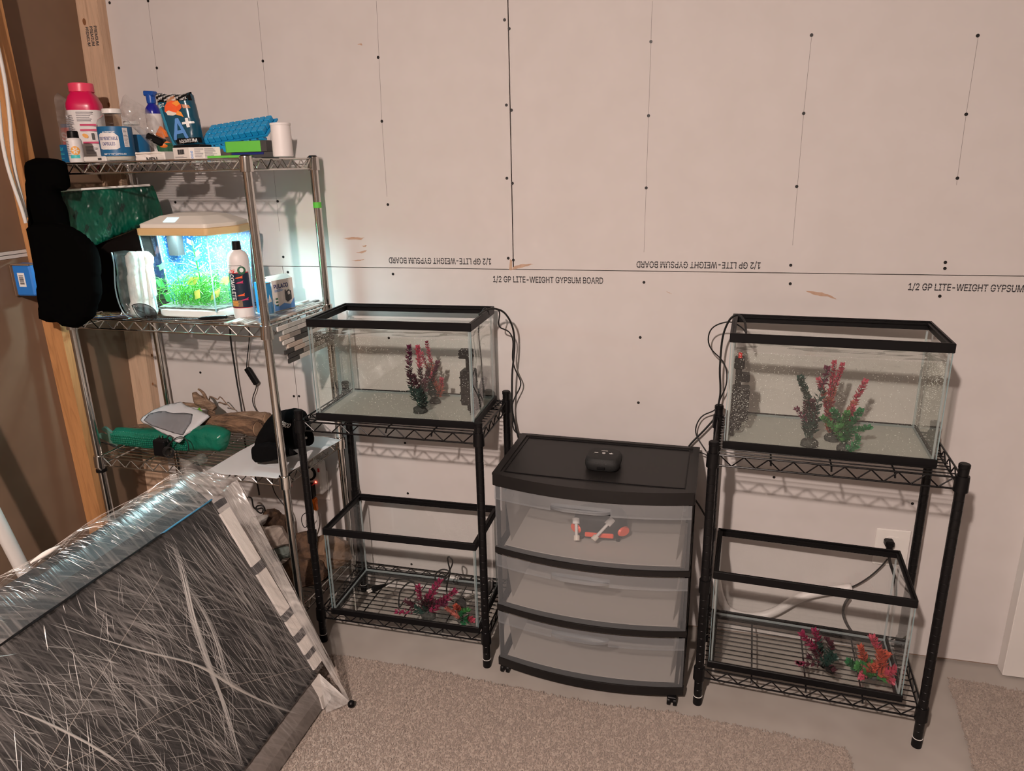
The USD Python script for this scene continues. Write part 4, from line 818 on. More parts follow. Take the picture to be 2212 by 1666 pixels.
for i in (0, 1, 2, 5): P0, P1 = hexp(.90, hz0 + .020), hexp(1.0, hz1 + .004); put(t, 'corner_seam', tube([P0[i], P1[i]], .0022, 8), 'glassedge', smooth=True)
MT['backdrop'] = mat('blue_backdrop', {'tc': ('texture_coordinate', {}), 'n': ('noise_texture', dict(scale=190, detail=2)), 'r': ('rgb_ramp', dict(ramp=[(.0, (.008, .06, .24)), (.58, (.012, .09, .30)), (.66, (.40, .58, .66)), (1, (.7, .8, .85))])), 'p': ('principled_bsdf', dict(roughness=.5))}, [('tc.object', 'n.vector'), ('n.fac', 'r.fac'), ('r.color', 'p.base_color')], 'p.BSDF')
P0, P1 = hexp(.89, hz0 + .024), hexp(.985, hz1)
put(t, 'backdrop', trimesh.Trimesh([P0[3], P0[4], P0[5], P1[3], P1[4], P1[5]], [[0, 1, 4], [0, 4, 3], [1, 2, 5], [1, 5, 4]], process=False), 'backdrop')
put(t, 'filter_box', frame_to(b2((-.018, -.01, 0), (.018, .02, .07)), HC + E1 * -.108 + N1 * .02 + xyz((0, 0, hz1 - .075)), E1, N1, (0, 0, 1)), 'blackmatt', label='dark filter box')
put(t, 'rim', loft([rhex(1.03, hz1, .012), rhex(1.045, hz1 + .002, .012), rhex(1.045, hz1 + .021, .012), rhex(1.0, hz1 + .023, .012)]), 'rimtan', smooth=35, label='tan plastic rim')
ld = put(t, 'lid', loft([rhex(.985, hz1 + .0225, .012), rhex(.985, hz1 + .034, .012), rhex(.62, hz1 + .056, .012), rhex(.30, hz1 + .063, .012)]), 'lidcream', smooth=False, label='domed cream lid')
MT['lampwin'] = mat('lit_window', {'e': ('emission', dict(color=(.72, .95, 1.0), strength=1.3))}, [], 'e.emission')
c = HC + E1 * -.015 + N1 * -.084 + xyz((0, 0, hz1 + .0462)); up_ = xyz((0, 0, .055)) + N1 * .1; up_ /= np.linalg.norm(up_)
put(ld, 'lit_window', frame_to(box((0, 0, 0), (.045, .026, .004), .0015), c + xyz((0, 0, -.001)), E1, up_, np.cross(E1, up_)), 'lampwin', label='small lit window in the lid')
li = UsdLux.RectLight.Define(stage, str(t.GetPath()) + '/lamp'); li.CreateWidthAttr(.20); li.CreateHeightAttr(.07); li.CreateIntensityAttr(TANK_LAMP[0]); li.CreateColorAttr(Gf.Vec3f(*TANK_LAMP[1])); li.AddTranslateOp().Set(Gf.Vec3d(*(HC + N1 * -.02 + xyz((0, 0, hz1 - .004))))); li.AddRotateZOp().Set(math.degrees(math.atan2(E1[1], E1[0])))
put(t, 'gravel', prism(Polygon([q[:2] for q in hexp(.86, 0)]), hz0 + .024, hz0 + .029), M('tank_gravel', (.06, .07, .055), .8, vary=(140, (.22, .25, .2))), label='dark gravel bed')
# plants of the lit tank
def leafmesh(items):
    """items: (base, direction, side, length, width) -> folded leaf blades"""
    V, F = [], []
    for b, d, s, L, w in items:
        n = np.cross(d, s); k = len(V); V += [b, b + d * L * .45 + s * w - n * w * .25, b + d * L * .5 + n * L * .04, b + d * L * .45 - s * w - n * w * .25, b + d * L - n * L * .12]; F += [[k, k + 1, k + 2], [k, k + 2, k + 3], [k + 2, k + 1, k + 4], [k + 2, k + 4, k + 3]]
    return trimesh.Trimesh(np.array(V), np.array(F), process=False)
def leafmat(name, col, col2=None, tr=.35):
    n = {'g': ('geometry', {}), 'r': ('rgb_ramp', dict(ramp=[(0, col), (1, col2 or col)])), 'd': ('principled_bsdf', dict(roughness=.4)), 'tl': ('translucent_bsdf', {}), 'm': ('mix_closure', dict(fac=tr))}
    MT[name] = mat(name, n, [('g.random_per_island', 'r.fac'), ('r.color', 'd.base_color'), ('r.color', 'tl.color'), ('d.BSDF', 'm.closure1'), ('tl.BSDF', 'm.closure2')], 'm.closure')
leafmat('moss', (.09, .42, .05), (.28, .55, .07)); leafmat('brightgreen', (.06, .42, .08), (.18, .52, .10)); leafmat('yellowleaf', (.48, .42, .08), (.42, .50, .10))
rg = np.random.default_rng(12); strands = []
for k in range(300):
    a = rg.uniform(0, 6.28); rr = .105 * rg.random() ** .5; b = HC + E1 * rr * math.cos(a) * 1.15 + N1 * rr * math.sin(a) * .85 + xyz((0, 0, hz0 + .034)); hh = rg.uniform(.04, .13) * (1 - .35 * (rr / .105)); m_ = rg.normal(0, .022, 3); e_ = rg.normal(0, .035, 3)
    p = [b, b + m_ * (1, 1, .2) + xyz((0, 0, hh * .6)), b + e_ * (1, 1, .2) + xyz((0, 0, hh)), b + e_ * (1.6, 1.6, .3) + xyz((0, 0, hh * .85))]
    for q in p:
        o = q - HC; s = max(abs(o @ E1) / .13, abs(o @ N1) / .095); 
        if s > 1: q[:2] = HC[:2] + o[:2] / s
    strands.append(tube(spline(p, 7), rg.uniform(.0006, .0012), 4))
pln = put(t, 'thread_plants', strands, 'moss', kind='stuff', label='tangle of thread-like green plants')
st = [HC + E1 * .035 + N1 * -.05 + xyz((0, 0, hz0 + .04)), HC + E1 * .03 + N1 * -.05 + xyz((0, 0, hz0 + .13)), HC + E1 * .02 + N1 * -.05 + xyz((0, 0, hz1 - .02))]
sp_ = put(t, 'stem_plant', tube(spline(st, 20), .0022, 6), 'brightgreen', smooth=True, label='tall stemmed plant with broad leaves')
it = []
for k in range(10):
    s = .35 + .065 * k; P = spline(st, 50)[int(min(.99, s) * 49)]; a = k * 2.4; d = E1 * math.cos(a) + N1 * math.sin(a) + xyz((0, 0, .55)); d /= np.linalg.norm(d); sd = np.cross(d, (0, 0, 1.)); sd /= np.linalg.norm(sd); put(sp_, 'leaf', leafmesh([(P, d, sd, .036, .011)]), 'brightgreen', smooth=True)
for i, (ex_, ey_, zz0, L, m_) in enumerate([(.0, -.075, .10, .05, 'yellowleaf'), (.075, -.07, .05, .055, 'yellowleaf'), (-.06, -.085, .045, .05, 'brightgreen'), (-.09, -.07, .09, .04, 'brightgreen'), (.03, -.085, .055, .05, 'yellowleaf'), (.10, -.05, .10, .05, 'yellowleaf'), (-.10, -.07, .14, .035, 'brightgreen')]):
    a = 1.3 * i; d = E1 * math.cos(a) + N1 * math.sin(a) * .3 + xyz((0, 0, .5)); d /= np.linalg.norm(d); sd = np.cross(d, N1); sd /= np.linalg.norm(sd); put(t, 'leaf', leafmesh([(HC + E1 * ex_ + N1 * ey_ + xyz((0, 0, hz0 + zz0)), d, sd, L, .014)]), m_, smooth=True)

# conditioner bottle
bx_ = at_z(530, 685, ZS2); bx_[2] = ZS2; h_ = at_y(530, 521, bx_[1])[2] - ZS2; wpx = exc(506, 555, 521, 685, bx_[1])[1]; r = wpx / 2 * .98
t = thing('conditioner_bottle', 'white bottle with black cap and dark COMPLETE label in front of the lit aquarium', 'bottle', None, bx_, 0)
put(t, 'body', lathe([(r * .94, 0), (r, .004), (r, h_ * .74), (r * .96, h_ * .80), (r * .78, h_ * .855), (r * .45, h_ * .885), (r * .40, h_ * .90)], 40), 'labelwhite', smooth=40)
put(t, 'cap', lathe([(r * .40, h_ * .882), (r * .43, h_ * .885), (r * .40, h_ * .995), (r * .36, h_)], 30), 'blackplastic', smooth=40)
a = np.linspace(-1.45, 1.75, 40); band = lambda z0, z1, a0, a1, o=.0004: trimesh.Trimesh(np.vstack([np.stack([(r + o) * np.sin(q), -(r + o) * np.cos(q), np.full(len(q), z)], 1) for q in [np.linspace(a0, a1, 30)] for z in (z0, z1)]), [p for j in range(29) for p in ((j, j + 1, j + 31), (j, j + 31, j + 30))], process=False)
MT['labelnight'] = M('label_night', (.012, .022, .045), .35); lab = put(t, 'label', band(h_ * .15, h_ * .60, -1.4, 1.5), 'labelnight', smooth=True, label='dark wrap-round label')
put(lab, 'red_band', band(h_ * .60, h_ * .612, -1.4, 1.5, .0005), 'red', smooth=True); put(lab, 'red_band', band(h_ * .143, h_ * .152, -1.4, 1.5, .0005), 'red', smooth=True)
WB = lambda m, f=0.0, o=.0008: wrap(sub_div(m, .006), r + o, (0, 0, 0), -math.pi / 2 + f)
put(lab, 'printed_lettering', WB(text('COMPLETE', .0135, (0, 0, h_ * .42), (0, 0, -1), (1, 0, 0), width=.078), -.62 + .42), 'white2')
put(lab, 'red_flag', WB(flat(Polygon([(-.012, h_ * .60), (.009, h_ * .60), (.011, h_ * .65), (-.010, h_ * .635)])), -.45 + .3, .0006), 'red'); put(lab, 'printed_lettering', WB(text('FRITZ', .007, (0, 0, h_ * .62), (1, 0, .1), (-.1, 0, 1)), -.45 + .3, .0012), 'white2')
for i, (zc, f) in enumerate([(.55, .45), (.485, .45), (.32, .45), (.26, .75)]): put(lab, 'printed_fish', WB(flat(Polygon([(-.011, h_ * zc - .003), (-.004, h_ * zc), (.006, h_ * zc + .002), (.013, h_ * zc + .005), (.011, h_ * zc), (.012, h_ * zc - .004), (.004, h_ * zc - .003), (-.004, h_ * zc - .004)])), f, .0012), 'fishred' if i % 2 == 0 else 'labelpink', label='printed red fish')
put(lab, 'printed_emblem', WB(flat(ell(0, h_ * .635, .0125, .0125)), .80, .0010), 'potgreen'); put(lab, 'printed_emblem_center', WB(flat(ell(0, h_ * .64, .006, .007)), .80, .0016), 'white2')
put(lab, 'yellow_print_box', WB(cat_([b2((-.018, -.0003, h_ * .165), (.018, 0, h_ * .25)), ]), .0, .0009), 'brownboard'); put(lab, 'fine_print', WB(lines((0, 0, h_ * .205), (1, 0, 0), (0, 0, 1), .032, h_ * .075, 5, 4, .55), .0, .0015), 'orangefruit')
put(t, 'fine_print', WB(lines((0, 0, h_ * .70), (1, 0, 0), (0, 0, 1), .05, .004, 1, 2), .1), 'labelgrey'); put(t, 'fine_print', WB(lines((0, 0, h_ * .665), (1, 0, 0), (0, 0, 1), .02, .008, 2, 2), -.5), 'labelgrey')

P = at_z(583, 690, ZS2); t = single('shot_glass', lathe([(.0150, 0), (.0165, .002), (.0185, .055), (.0172, .055), (.0145, .012), (.002, .011)], 24, (P[0], P[1] + .004, ZS2 + .006)), 'clearglass', 'small clear shot glass beside the printed pump carton', 'glass', None, smooth=40)
# pump carton
q0, q1 = at_z(594, 679, ZS2)[:2], at_z(638, 668, ZS2)[:2]; e = q1 - q0; Lb = np.linalg.norm(e); e /= Lb; nb_ = np.array([-e[1], e[0]]); hb = at_y(612, 604, (q0 + q1)[1] / 2)[2] - ZS2
t = thing('pump_carton', 'white and blue printed carton of a small water pump behind the bottle', 'box')
put(t, 'carton', prism([q0, q1, q1 + nb_ * .06, q0 + nb_ * .06], ZS2 + .0065, ZS2 + hb), 'boxwhite'); n3 = np.r_[-nb_, 0]; e3 = np.r_[e, 0]; fc = np.r_[(q0 + q1) / 2, ZS2 + hb / 2]
put(t, 'top_flap', frame_to(b2((0, 0, 0), (Lb, .03, .001)), np.r_[q0, ZS2 + hb], e3, xyz((*nb_, .45)) / 1.0966, np.cross(e3, xyz((*nb_, .45)) / 1.0966)), 'boxwhite')
put(t, 'printed_lettering', text('PULACO', .013, fc + n3 * .0006 + xyz((0, 0, hb * .32)) - e3 * Lb * .08, e3, width=Lb * .68), 'navy'); put(t, 'fine_print', lines(fc + n3 * .0006 + xyz((0, 0, hb * .19)) - e3 * Lb * .15, e3, (0, 0, 1), Lb * .5, hb * .08, 3, 3), 'lightblue')
put(t, 'printed_wave', frame_to(flat(Polygon([(-Lb / 2, -hb * .42), (Lb / 2, -hb * .42), (Lb / 2, -hb * .12), (Lb * .3, -hb * .30), (0, -hb * .22), (-Lb * .25, -hb * .30), (-Lb / 2, -hb * .18)])), fc + n3 * .0002, e3, np.r_[nb_, 0], (0, 0, 1)), 'lightblue')
put(t, 'printed_pump', frame_to(flat(Polygon([(0, -.02), (.019, -.013), (.019, .014), (.008, .019), (-.004, .013), (-.004, .02), (-.008, .02), (-.008, -.012)])), fc + n3 * .0006 + e3 * Lb * .17 + xyz((0, 0, -hb * .02)), e3, np.r_[nb_, 0], (0, 0, 1)), 'darkgrey', label='printed dark pump'); put(t, 'printed_pump_face', frame_to(flat(Polygon([(.003, .0), (.013, .003), (.011, .013), (.002, .010)])), fc + n3 * .0012 + e3 * Lb * .17, e3, np.r_[nb_, 0], (0, 0, 1)), 'boxwhite')
for k in range(3): put(t, 'printed_badge', frame_to(b2((-.005, -.0004, -.0025), (.005, 0, .0025)), fc + n3 * .0008 - e3 * Lb * .34 - xyz((0, 0, hb * (.05 + k * .1))), e3, np.r_[nb_, 0], (0, 0, 1)), 'potgreen')
g0 = q0 - e * .026 - nb_ * .002
t = thing('blue_carton', 'slim blue printed carton between the bottle and the pump carton', 'box'); hc = at_y(582, 612, g0[1])[2] - ZS2
put(t, 'carton', prism([g0, g0 + e * .020, g0 + e * .020 + nb_ * .05, g0 + nb_ * .05], ZS2 + .0065, ZS2 + hc), 'cyanblue'); put(t, 'printed_mountain', frame_to(flat(Polygon([(.002, .02), (.010, .045), (.018, .022)])), np.r_[g0, ZS2 + .02] - np.r_[nb_, 0] * .0003, e3, np.r_[nb_, 0], (0, 0, 1)), 'boxwhite'); put(t, 'brown_edge', prism([g0 - nb_ * .001, g0 + e * .021 - nb_ * .001, g0 + e * .021, g0], ZS2 + hc - .003, ZS2 + hc), 'brownboard')

# mosaic tiles: one sheet lying on the shelf, one hanging over its end
mm('tilewhite', (.62, .60, .57), .2); mm('tilegrey', (.27, .245, .22), .2); mm('tiledark', (.035, .033, .033), .18); mm('tilebeige', (.50, .42, .36), .45); MT['tileglass'] = M('tile_glass', (.48, .49, .47), .06, coat_weight=.5)
TC = ['tilewhite', 'tileglass', 'tilebeige', 'tilegrey', 'tilewhite', 'tileglass', 'tilegrey', 'tiledark']
rg = random.Random(8); a_, b_ = CR_A, None
def crw(lx, ly, z): return xyz((CR_C[0] + math.cos(CR_A) * lx - math.sin(CR_A) * ly, CR_C[1] + math.sin(CR_A) * lx + math.cos(CR_A) * ly, z))
yd = xyz((-math.sin(CR_A), math.cos(CR_A), 0)); xd = xyz((math.cos(CR_A), math.sin(CR_A), 0))
t = thing('mosaic_sheet', 'sheet of white and grey mosaic strips lying across the right end of the second shelf', 'tile sheet', 'mosaic tile sheets')
for i in range(8):
    s = -.15 + rg.uniform(-.03, .02)
    while s < .14:
        L = rg.choice([.035, .05, .07, .09]); put(t, 'tile', frame_to(box((0, L / 2, .003), (.0145, L - .0015, .006), .0008), crw(CR_W / 2 - .018 - i * .0165, s, ZS2), xd, yd, (0, 0, 1)), rg.choice(TC)); s += L
put(t, 'mesh_backing', frame_to(b2((-.13, -.15, -.0006), (-.012, .15, -.0001)), crw(CR_W / 2, 0, ZS2 + .0006), xd, yd, (0, 0, 1)), 'whitecord')
t = thing('mosaic_sheet', 'sheet of mosaic strips hanging down between the chrome shelving and the aquarium', 'tile sheet', 'mosaic tile sheets')
rows = [(-.10, 7), (-.13, 0), (-.118, 3), (-.132, 1), (-.137, 4), (-.10, 6), (-.14, 1)]
for i in range(8):
    s = -.150 + rg.uniform(-.012, .02) + .004 * i
    while s < .10:
        L = rg.choice([.05, .06, .08]); put(t, 'tile', frame_to(box((.003, L / 2, 0), (.006, L - .0015, .0135), .0008), crw(CR_W / 2 + .0235, s, ZS2 - .012 - i * .0153), xd, yd, (0, 0, 1)), rg.choice(TC + ['tilewhite', 'tiledark', 'tileglass', 'tilegrey'])); s += L
put(t, 'mesh_backing', frame_to(b2((.0222, -.12, -.115), (.0232, .10, -.008)), crw(CR_W / 2, 0, ZS2), xd, yd, (0, 0, 1)), 'whitecord')
# ------------------------------------------------------------------ third shelf
ZS3 = Z3 + .0032
def lay(pl, z):      # a pillow made in the x-z plane laid flat: its front becomes the top
    V = np.array(pl.vertices); return trimesh.Trimesh(np.stack([V[:, 0], V[:, 2], z - V[:, 1]], 1), pl.faces, process=False)
def floor_poly(pts, z): return np.array([at_z(u, v, z)[:2] for u, v in pts])
def knobbly(path, r, n=10, amp=.25, seed=1, scale=60, k=40):
    P = spline(path, k); R_ = np.interp(np.linspace(0, 1, k), np.linspace(0, 1, len(r)), r); m = tube(P, R_, n); V = np.array(m.vertices)
    ax = np.repeat(P, n, axis=0); ax = np.vstack([ax, P[:1], P[-1:]]); d = V - ax; nn = meshkit.fbm(V * scale, 3, seed) - .5
    m.vertices = V + d * (nn * 2 * amp)[:, None]; return m
MT['drift'] = M('driftwood', (.21, .12, .07), .85, vary=(20, (.075, .042, .025)), bump=(55, .012), stretch=(1, 4, 4)); MT['driftpale'] = M('driftwood_pale', (.30, .20, .135), .85, vary=(24, (.15, .09, .055)), bump=(60, .010), stretch=(1, 4, 4)); MT['logend'] = M('log_end', (.33, .21, .13), .85, vary=(40, (.23, .13, .075)))
def pz(u, v, z): return at_z(u, v, z)
def py(u, v, y): return at_y(u, v, y)
yb = -.13
def log(name, u0, v0, u1, v1, Y0, Y1, r, label, m, seed):
    A, B = py(u0, v0, Y0), py(u1, v1, Y1); t = thing(name, label, 'driftwood', 'driftwood on the third shelf')
    put(t, 'wood', knobbly([A, A + (B - A) * .4 + xyz((0, .004, .004)), B], [r * .9, r, r * 1.02, r], 16, .16, seed, 45), m, smooth=50)
    d = (B - A) / np.linalg.norm(B - A); e = lathe([(r * .96, 0), (r * .9, .0025), (.001, .003)], 18); s = np.cross(d, (0, 0, 1)); s /= np.linalg.norm(s)
    put(t, 'cut_end', frame_to(e, B - d * .001, s, np.cross(d, s), d), 'logend', smooth=40)
log('driftwood_log', 440, 912, 558, 925, -.20, -.215, .029, 'rough brown driftwood log with sawn end, in front beside the black cap', 'drift', 3)
log('driftwood_log', 478, 908, 578, 905, -.085, -.09, .024, 'smooth pale driftwood log behind the rough one', 'driftpale', 5)
t = thing('driftwood_branch', 'gnarled driftwood branch with thin twigs standing above the logs', 'driftwood', 'driftwood on the third shelf')
Y = -.12
put(t, 'knot', knobbly([py(420, 848, Y), py(428, 862, Y), py(446, 873, Y), py(464, 884, Y)], [.008, .021, .017, .011], 14, .18, 2, 50), 'driftpale', smooth=True)
put(t, 'branch', knobbly([py(395, 872, Y), py(415, 875, Y), py(440, 878, Y), py(458, 886, Y), py(462, 896, Y)], [.006, .008, .008, .010, .006], 10, .2, 4, 60), 'driftpale', smooth=True)
put(t, 'branch', knobbly([py(428, 841, Y), py(436, 846, Y), py(444, 858, Y), py(450, 872, Y)], [.003, .0055, .006, .006], 10, .2, 6, 70), 'driftpale', smooth=True)
put(t, 'branch', knobbly([py(452, 890, Y), py(462, 900, Y - .02), py(478, 912, Y - .05), py(496, 920, Y - .08)], [.008, .010, .013, .008], 10, .25, 7, 50), 'drift', smooth=True)
for pts in ([(452, 865), (461, 859), (472, 862), (474, 858), (484, 866), (493, 876), (512, 888)], [(474, 870), (484, 872), (496, 876)]): put(t, 'twig', knobbly([py(u, v, -.09) for u, v in pts], [.0022, .0018, .0008], 6, .2, 8, 90), 'driftpale', smooth=True)
log('driftwood_piece', 278, 928, 345, 924, -.12, -.12, .012, 'flat strip of driftwood behind the green bubble wrap', 'drift', 9)
leafmat('vividleaf', (.10, .40, .02), (.12, .45, .03)); P = py(428, 893, -.14); t = thing('plastic_leaf', 'bright green plastic leaf tucked under the driftwood branch', 'leaf'); put(t, 'leaf', leafmesh([(P + xyz((-.018, 0, .004)), xyz((.98, 0, -.15)), xyz((.1, .3, .95)), .04, .02)]), 'vividleaf', smooth=True); put(t, 'stalk', tube([P + xyz((.02, 0, 0)), P + xyz((.03, .01, -.03))], .0012, 6), 'vividleaf')

MT['bubblegreen'] = mat('bubble_wrap_green', {'p': ('principled_bsdf', dict(base_color=(.012, .22, .145), roughness=.16, specular_ior_level=.7)), 'tl': ('translucent_bsdf', dict(color=(.03, .45, .28))), 't': ('transparent_bsdf', dict(color=(.3, .75, .58))), 'm': ('mix_closure', dict(fac=.25)), 'm2': ('mix_closure', dict(fac=.18)), 'tc': ('texture_coordinate', {}), 'n': ('noise_texture', dict(scale=70, detail=3)), 'b': ('bump', dict(strength=.8, distance=.004))},
    [('tc.object', 'n.vector'), ('n.fac', 'b.height'), ('b.normal', 'p.normal'), ('p.BSDF', 'm.closure1'), ('tl.BSDF', 'm.closure2'), ('m.closure', 'm2.closure1'), ('t.BSDF', 'm2.closure2')], 'm2.closure')
t = thing('bubble_wrap', 'tool rolled in green bubble wrap at the left of the third shelf', 'bubble wrap')
pl = mv(pillow(px_poly([(250, 935), (290, 938), (345, 934), (400, 936), (445, 930), (468, 933), (490, 944), (494, 952), (490, 976), (486, 986), (440, 984), (400, 981), (330, 976), (280, 970), (256, 966), (246, 955)], -.27), .07, .03, .007, .005, 6, 40), (0, -.265, 0)); lo = pl.vertices[:, 2].min(); pl.vertices[:, 2] += ZS3 + .001 - lo
bw = put(t, 'wrap', pl, 'bubblegreen', smooth=True); dome = trimesh.creation.icosphere(1, .0042); ms = []
V = np.array(pl.vertices); fr = V[:, 1] < -.262; b0, b1 = V.min(0), V.max(0)
from scipy.interpolate import NearestNDInterpolator
ny_ = NearestNDInterpolator(V[fr][:, [0, 2]], V[fr][:, 1]); lo_ = NearestNDInterpolator(V[fr][:, [0, 2]], V[fr])
for i in range(40):
    for j in range(7):
        x, z = b0[0] + .012 + i * .0078 + (j % 2) * .0039, b0[2] + .006 + j * .0078
        q = lo_(x, z).ravel()
        if abs(q[0] - x) < .006 and abs(q[2] - z) < .006: ms.append((x, z))
put(bw, 'bubbles', [mv(dome, (x, float(ny_(x, z)), z + .0)) for x, z in ms], 'bubblegreen', smooth=True, kind='stuff')
MT['palegreen'] = milky('pale_green_plastic', (.16, .40, .34), .25, .3, .1)
t = thing('forked_handle', 'pale green forked plastic handle sticking out of the bubble wrap', 'handle')
put(t, 'fork', wallprism(Polygon(px_poly([(222, 924), (225, 922), (229, 923), (240, 932), (255, 938), (256, 962), (248, 966), (238, 955), (216, 944), (213, 940), (216, 936), (222, 937), (232, 941), (234, 937), (232, 934), (222, 928)], -.28)).buffer(-.001).buffer(.001), -.285, -.275), 'palegreen', smooth=30); c = at_y(240, 946, -.286); put(t, 'hole', flat(ell(c[0], c[2], .003, .0018), -.2851), 'blackmatt')
t = thing('cord_loop', 'thin black cord loop lying in front of the bubble wrap', 'cord'); put(t, 'cord', tube(spline([at_y(u, v, -.335) for u, v in [(222, 955), (230, 960), (243, 960), (252, 966), (243, 964), (228, 957), (218, 956)]] + [at_y(u, v, -.338) for u, v in [(240, 961), (258, 970), (280, 974), (300, 976), (325, 982)]], 60), .0014, 6), 'cord', smooth=True)

def slope(u, v, z0, y0, k):
    z = z0
    for _ in range(8): P = at_z(u, v, z); z = z0 + (P[1] - y0) * k
    return P
MT['meshbag'] = M('white_mesh_bag', (.55, .55, .57), .8, bump=(900, .0006)); MT['carbon'] = M('grey_carbon', (.20, .20, .215), .9)
t = thing('mesh_bag', 'white mesh filter bag of grey carbon lying on the driftwood and bubble wrap', 'filter bag')
def mesh_plate(pts, off, th, m, name, edge, amp, seed):
    Y0 = -.325; pl = pillow(px_poly(pts, Y0), th, edge, .007, amp, seed, 30); V = np.array(pl.vertices)
    n = xyz((0, -.80, .60)); base = Y0 + (V[:, 2] - at_y(380, 950, Y0)[2]) * 1.1   # plane leaning back
    k = (CAM[1] - base) / (CAM[1] - Y0); D = np.stack([V[:, 0], np.full(len(V), Y0), V[:, 2]], 1) - CAM; Q = CAM + D * k[:, None]; Q += n * (-V[:, 1] + off)[:, None]
    return put(t, name, trimesh.Trimesh(Q, pl.faces, process=False), m, smooth=True)
mesh_plate([(303, 908), (306, 902), (330, 886), (360, 874), (391, 868), (402, 876), (430, 886), (455, 899), (440, 912), (420, 930), (398, 942), (395, 950), (388, 957), (378, 955), (370, 945), (350, 936), (322, 919), (308, 914)], .0, .016, 'meshbag', 'bag', .02, .004, 2)
mesh_plate([(314, 910), (326, 896), (345, 891), (360, 890), (378, 895), (400, 894), (420, 896), (416, 915), (398, 942), (380, 938), (350, 928), (330, 921)], .010, .008, 'carbon', 'carbon', .01, .001, 3)
t = thing('power_adapter', 'black plug-in power adapter with coiled cord at the front of the third shelf', 'power adapter')
P = at_z(352, 985, ZS3); Yd = P[1]; x, w, z0, z1 = ex(337, 362, 949, 985, Yd, ZS3)
put(t, 'body', mv(box((0, 0, 0), (w, .032, z1 - ZS3 - .004), .004), (x, Yd, (z1 + ZS3) / 2 + .001), 0, 0, .06), 'blackplastic')
for du in (-.006, .006): put(t, 'prong', mv(box((0, 0, 0), (.0014, .006, .016)), (x + .004 + du, Yd, z1 + .005), 0, 0, .1), 'chrome')
cp = [at_y(u, v, Yd - .01) for u, v in [(358, 972), (362, 965), (370, 956), (378, 948), (388, 944), (398, 946), (406, 958), (407, 970), (402, 980)]]; put(t, 'cord', tube(spline(cp, 40), .0017, 6), 'cord', smooth=True)
for k in range(4): put(t, 'cord', tube(spline([at_y(362 + 10 * math.cos(a) + k * 1.5, 976 + 11 * math.sin(a) + k * .8, Yd - .018 + .002 * math.sin(3 * a) - k * .002) for a in np.linspace(0, 6.1, 14)], 30), .0017, 6), 'cord', smooth=True)
put(t, 'cord', tube(spline([at_y(u, v, Yd - .012) for u, v in [(362, 964), (370, 954), (372, 945), (367, 941), (362, 945), (364, 956)]], 24), .0017, 6), 'cord', smooth=True)

MT['paper'] = M('white_sheet', (.72, .73, .75), .5)
pp_ = Polygon(floor_poly([(441, 1021), (470, 1004), (520, 974), (560, 953), (640, 941), (700, 944), (737, 951), (700, 972), (650, 1006), (598, 1034), (560, 1030), (500, 1026)], ZS3))
single('paper_sheet', prism(pp_, ZS3 - .0003, ZS3 + .0009), 'paper', 'large white sheet lying under the black cap on the third shelf', 'sheet')
t = thing('baseball_cap', 'black cap with white embroidered lettering and strap loop on the white sheet', 'cap')
MT['blackcloth'] = M('black_cloth', (.003, .003, .0034), .95, bump=(260, .0008), specular_ior_level=.08)
Yc = -.30; dome = pillow(px_poly([(543, 985), (541, 968), (548, 950), (560, 930), (572, 914), (590, 908), (608, 905), (622, 907), (634, 915), (642, 930), (648, 950), (648, 975), (640, 988), (620, 992), (590, 998), (565, 1003), (550, 1002)], Yc), .17, .085, .008, .006, 4, 22); dome = mv(dome, (0, Yc + .05, 0)); dome.vertices[:, 2] += max(0, ZS3 + .002 - dome.vertices[:, 2].min())
dm = put(t, 'crown', dome, 'blackcloth', smooth=True)
br = pillow(px_poly([(538, 990), (537, 972), (548, 962), (575, 958), (610, 965), (640, 985), (612, 992), (580, 1000), (558, 1004), (544, 1003)], Yc - .07), .03, .02, .008, .003, 5, 30); br = mv(br, (0, Yc - .055, 0)); br.vertices[:, 2] += max(0, ZS3 + .002 - br.vertices[:, 2].min()); put(t, 'brim', br, 'blackcloth', smooth=True)
put(t, 'strap_loop', tube(spline([at_y(u, v, -.25) for u, v in [(640, 925), (655, 926), (667, 934), (672, 946), (669, 956), (658, 955), (652, 946)]], 30), [.010] * 30, 10), 'blackcloth', smooth=True); put(t, 'buckle', lathe([(.0028, -.002), (.004, -.002), (.004, .002), (.0028, .002)], 14).apply_transform(trimesh.transformations.rotation_matrix(1.57, (1, 0, 0))).apply_translation(at_y(661, 946, -.262)), 'whitecord')
c = at_y(620, 915, Yc); put(dm, 'embroidered_lettering', drape(text('APROD', .011, (c[0], 0, c[2]), (1, 0, -.42), (.42, 0, 1), width=.030), dome, .0012), 'white2')

# cords with switch behind the shelf
def cord(name, pts, r, label, m='cord', group=None, cat='cord', n=60):
    Q = [at_y(u, v, y) for u, v, y in pts]; return single(name, tube(spline(Q, n), r, 8), m, label, cat, group, smooth=True)
cord('supply_cable', [(497, 706, -.05), (499, 740, -.045), (505, 780, -.035), (511, 820, -.03), (518, 860, -.03), (523, 893, -.04), (530, 960, -.035), (548, 1020, -.03), (560, 1070, -.03)], .0030, 'thicker black power cord hanging down the wall from the second shelf')
t = thing('switch_lead', 'thin black cord with inline rocker switch hanging on the wall', 'cord'); Q = [at_y(u, v, -.02) for u, v in [(537, 706), (538, 740), (534, 775), (533, 795)]]; put(t, 'cord', tube(spline(Q, 24), .0018, 6), 'cord', smooth=True)
Q = [at_y(u, v, -.02) for u, v in [(553, 828), (551, 845), (546, 860), (548, 876), (560, 896), (575, 935)]]; put(t, 'cord', tube(spline(Q, 30), .0018, 6), 'cord', smooth=True)
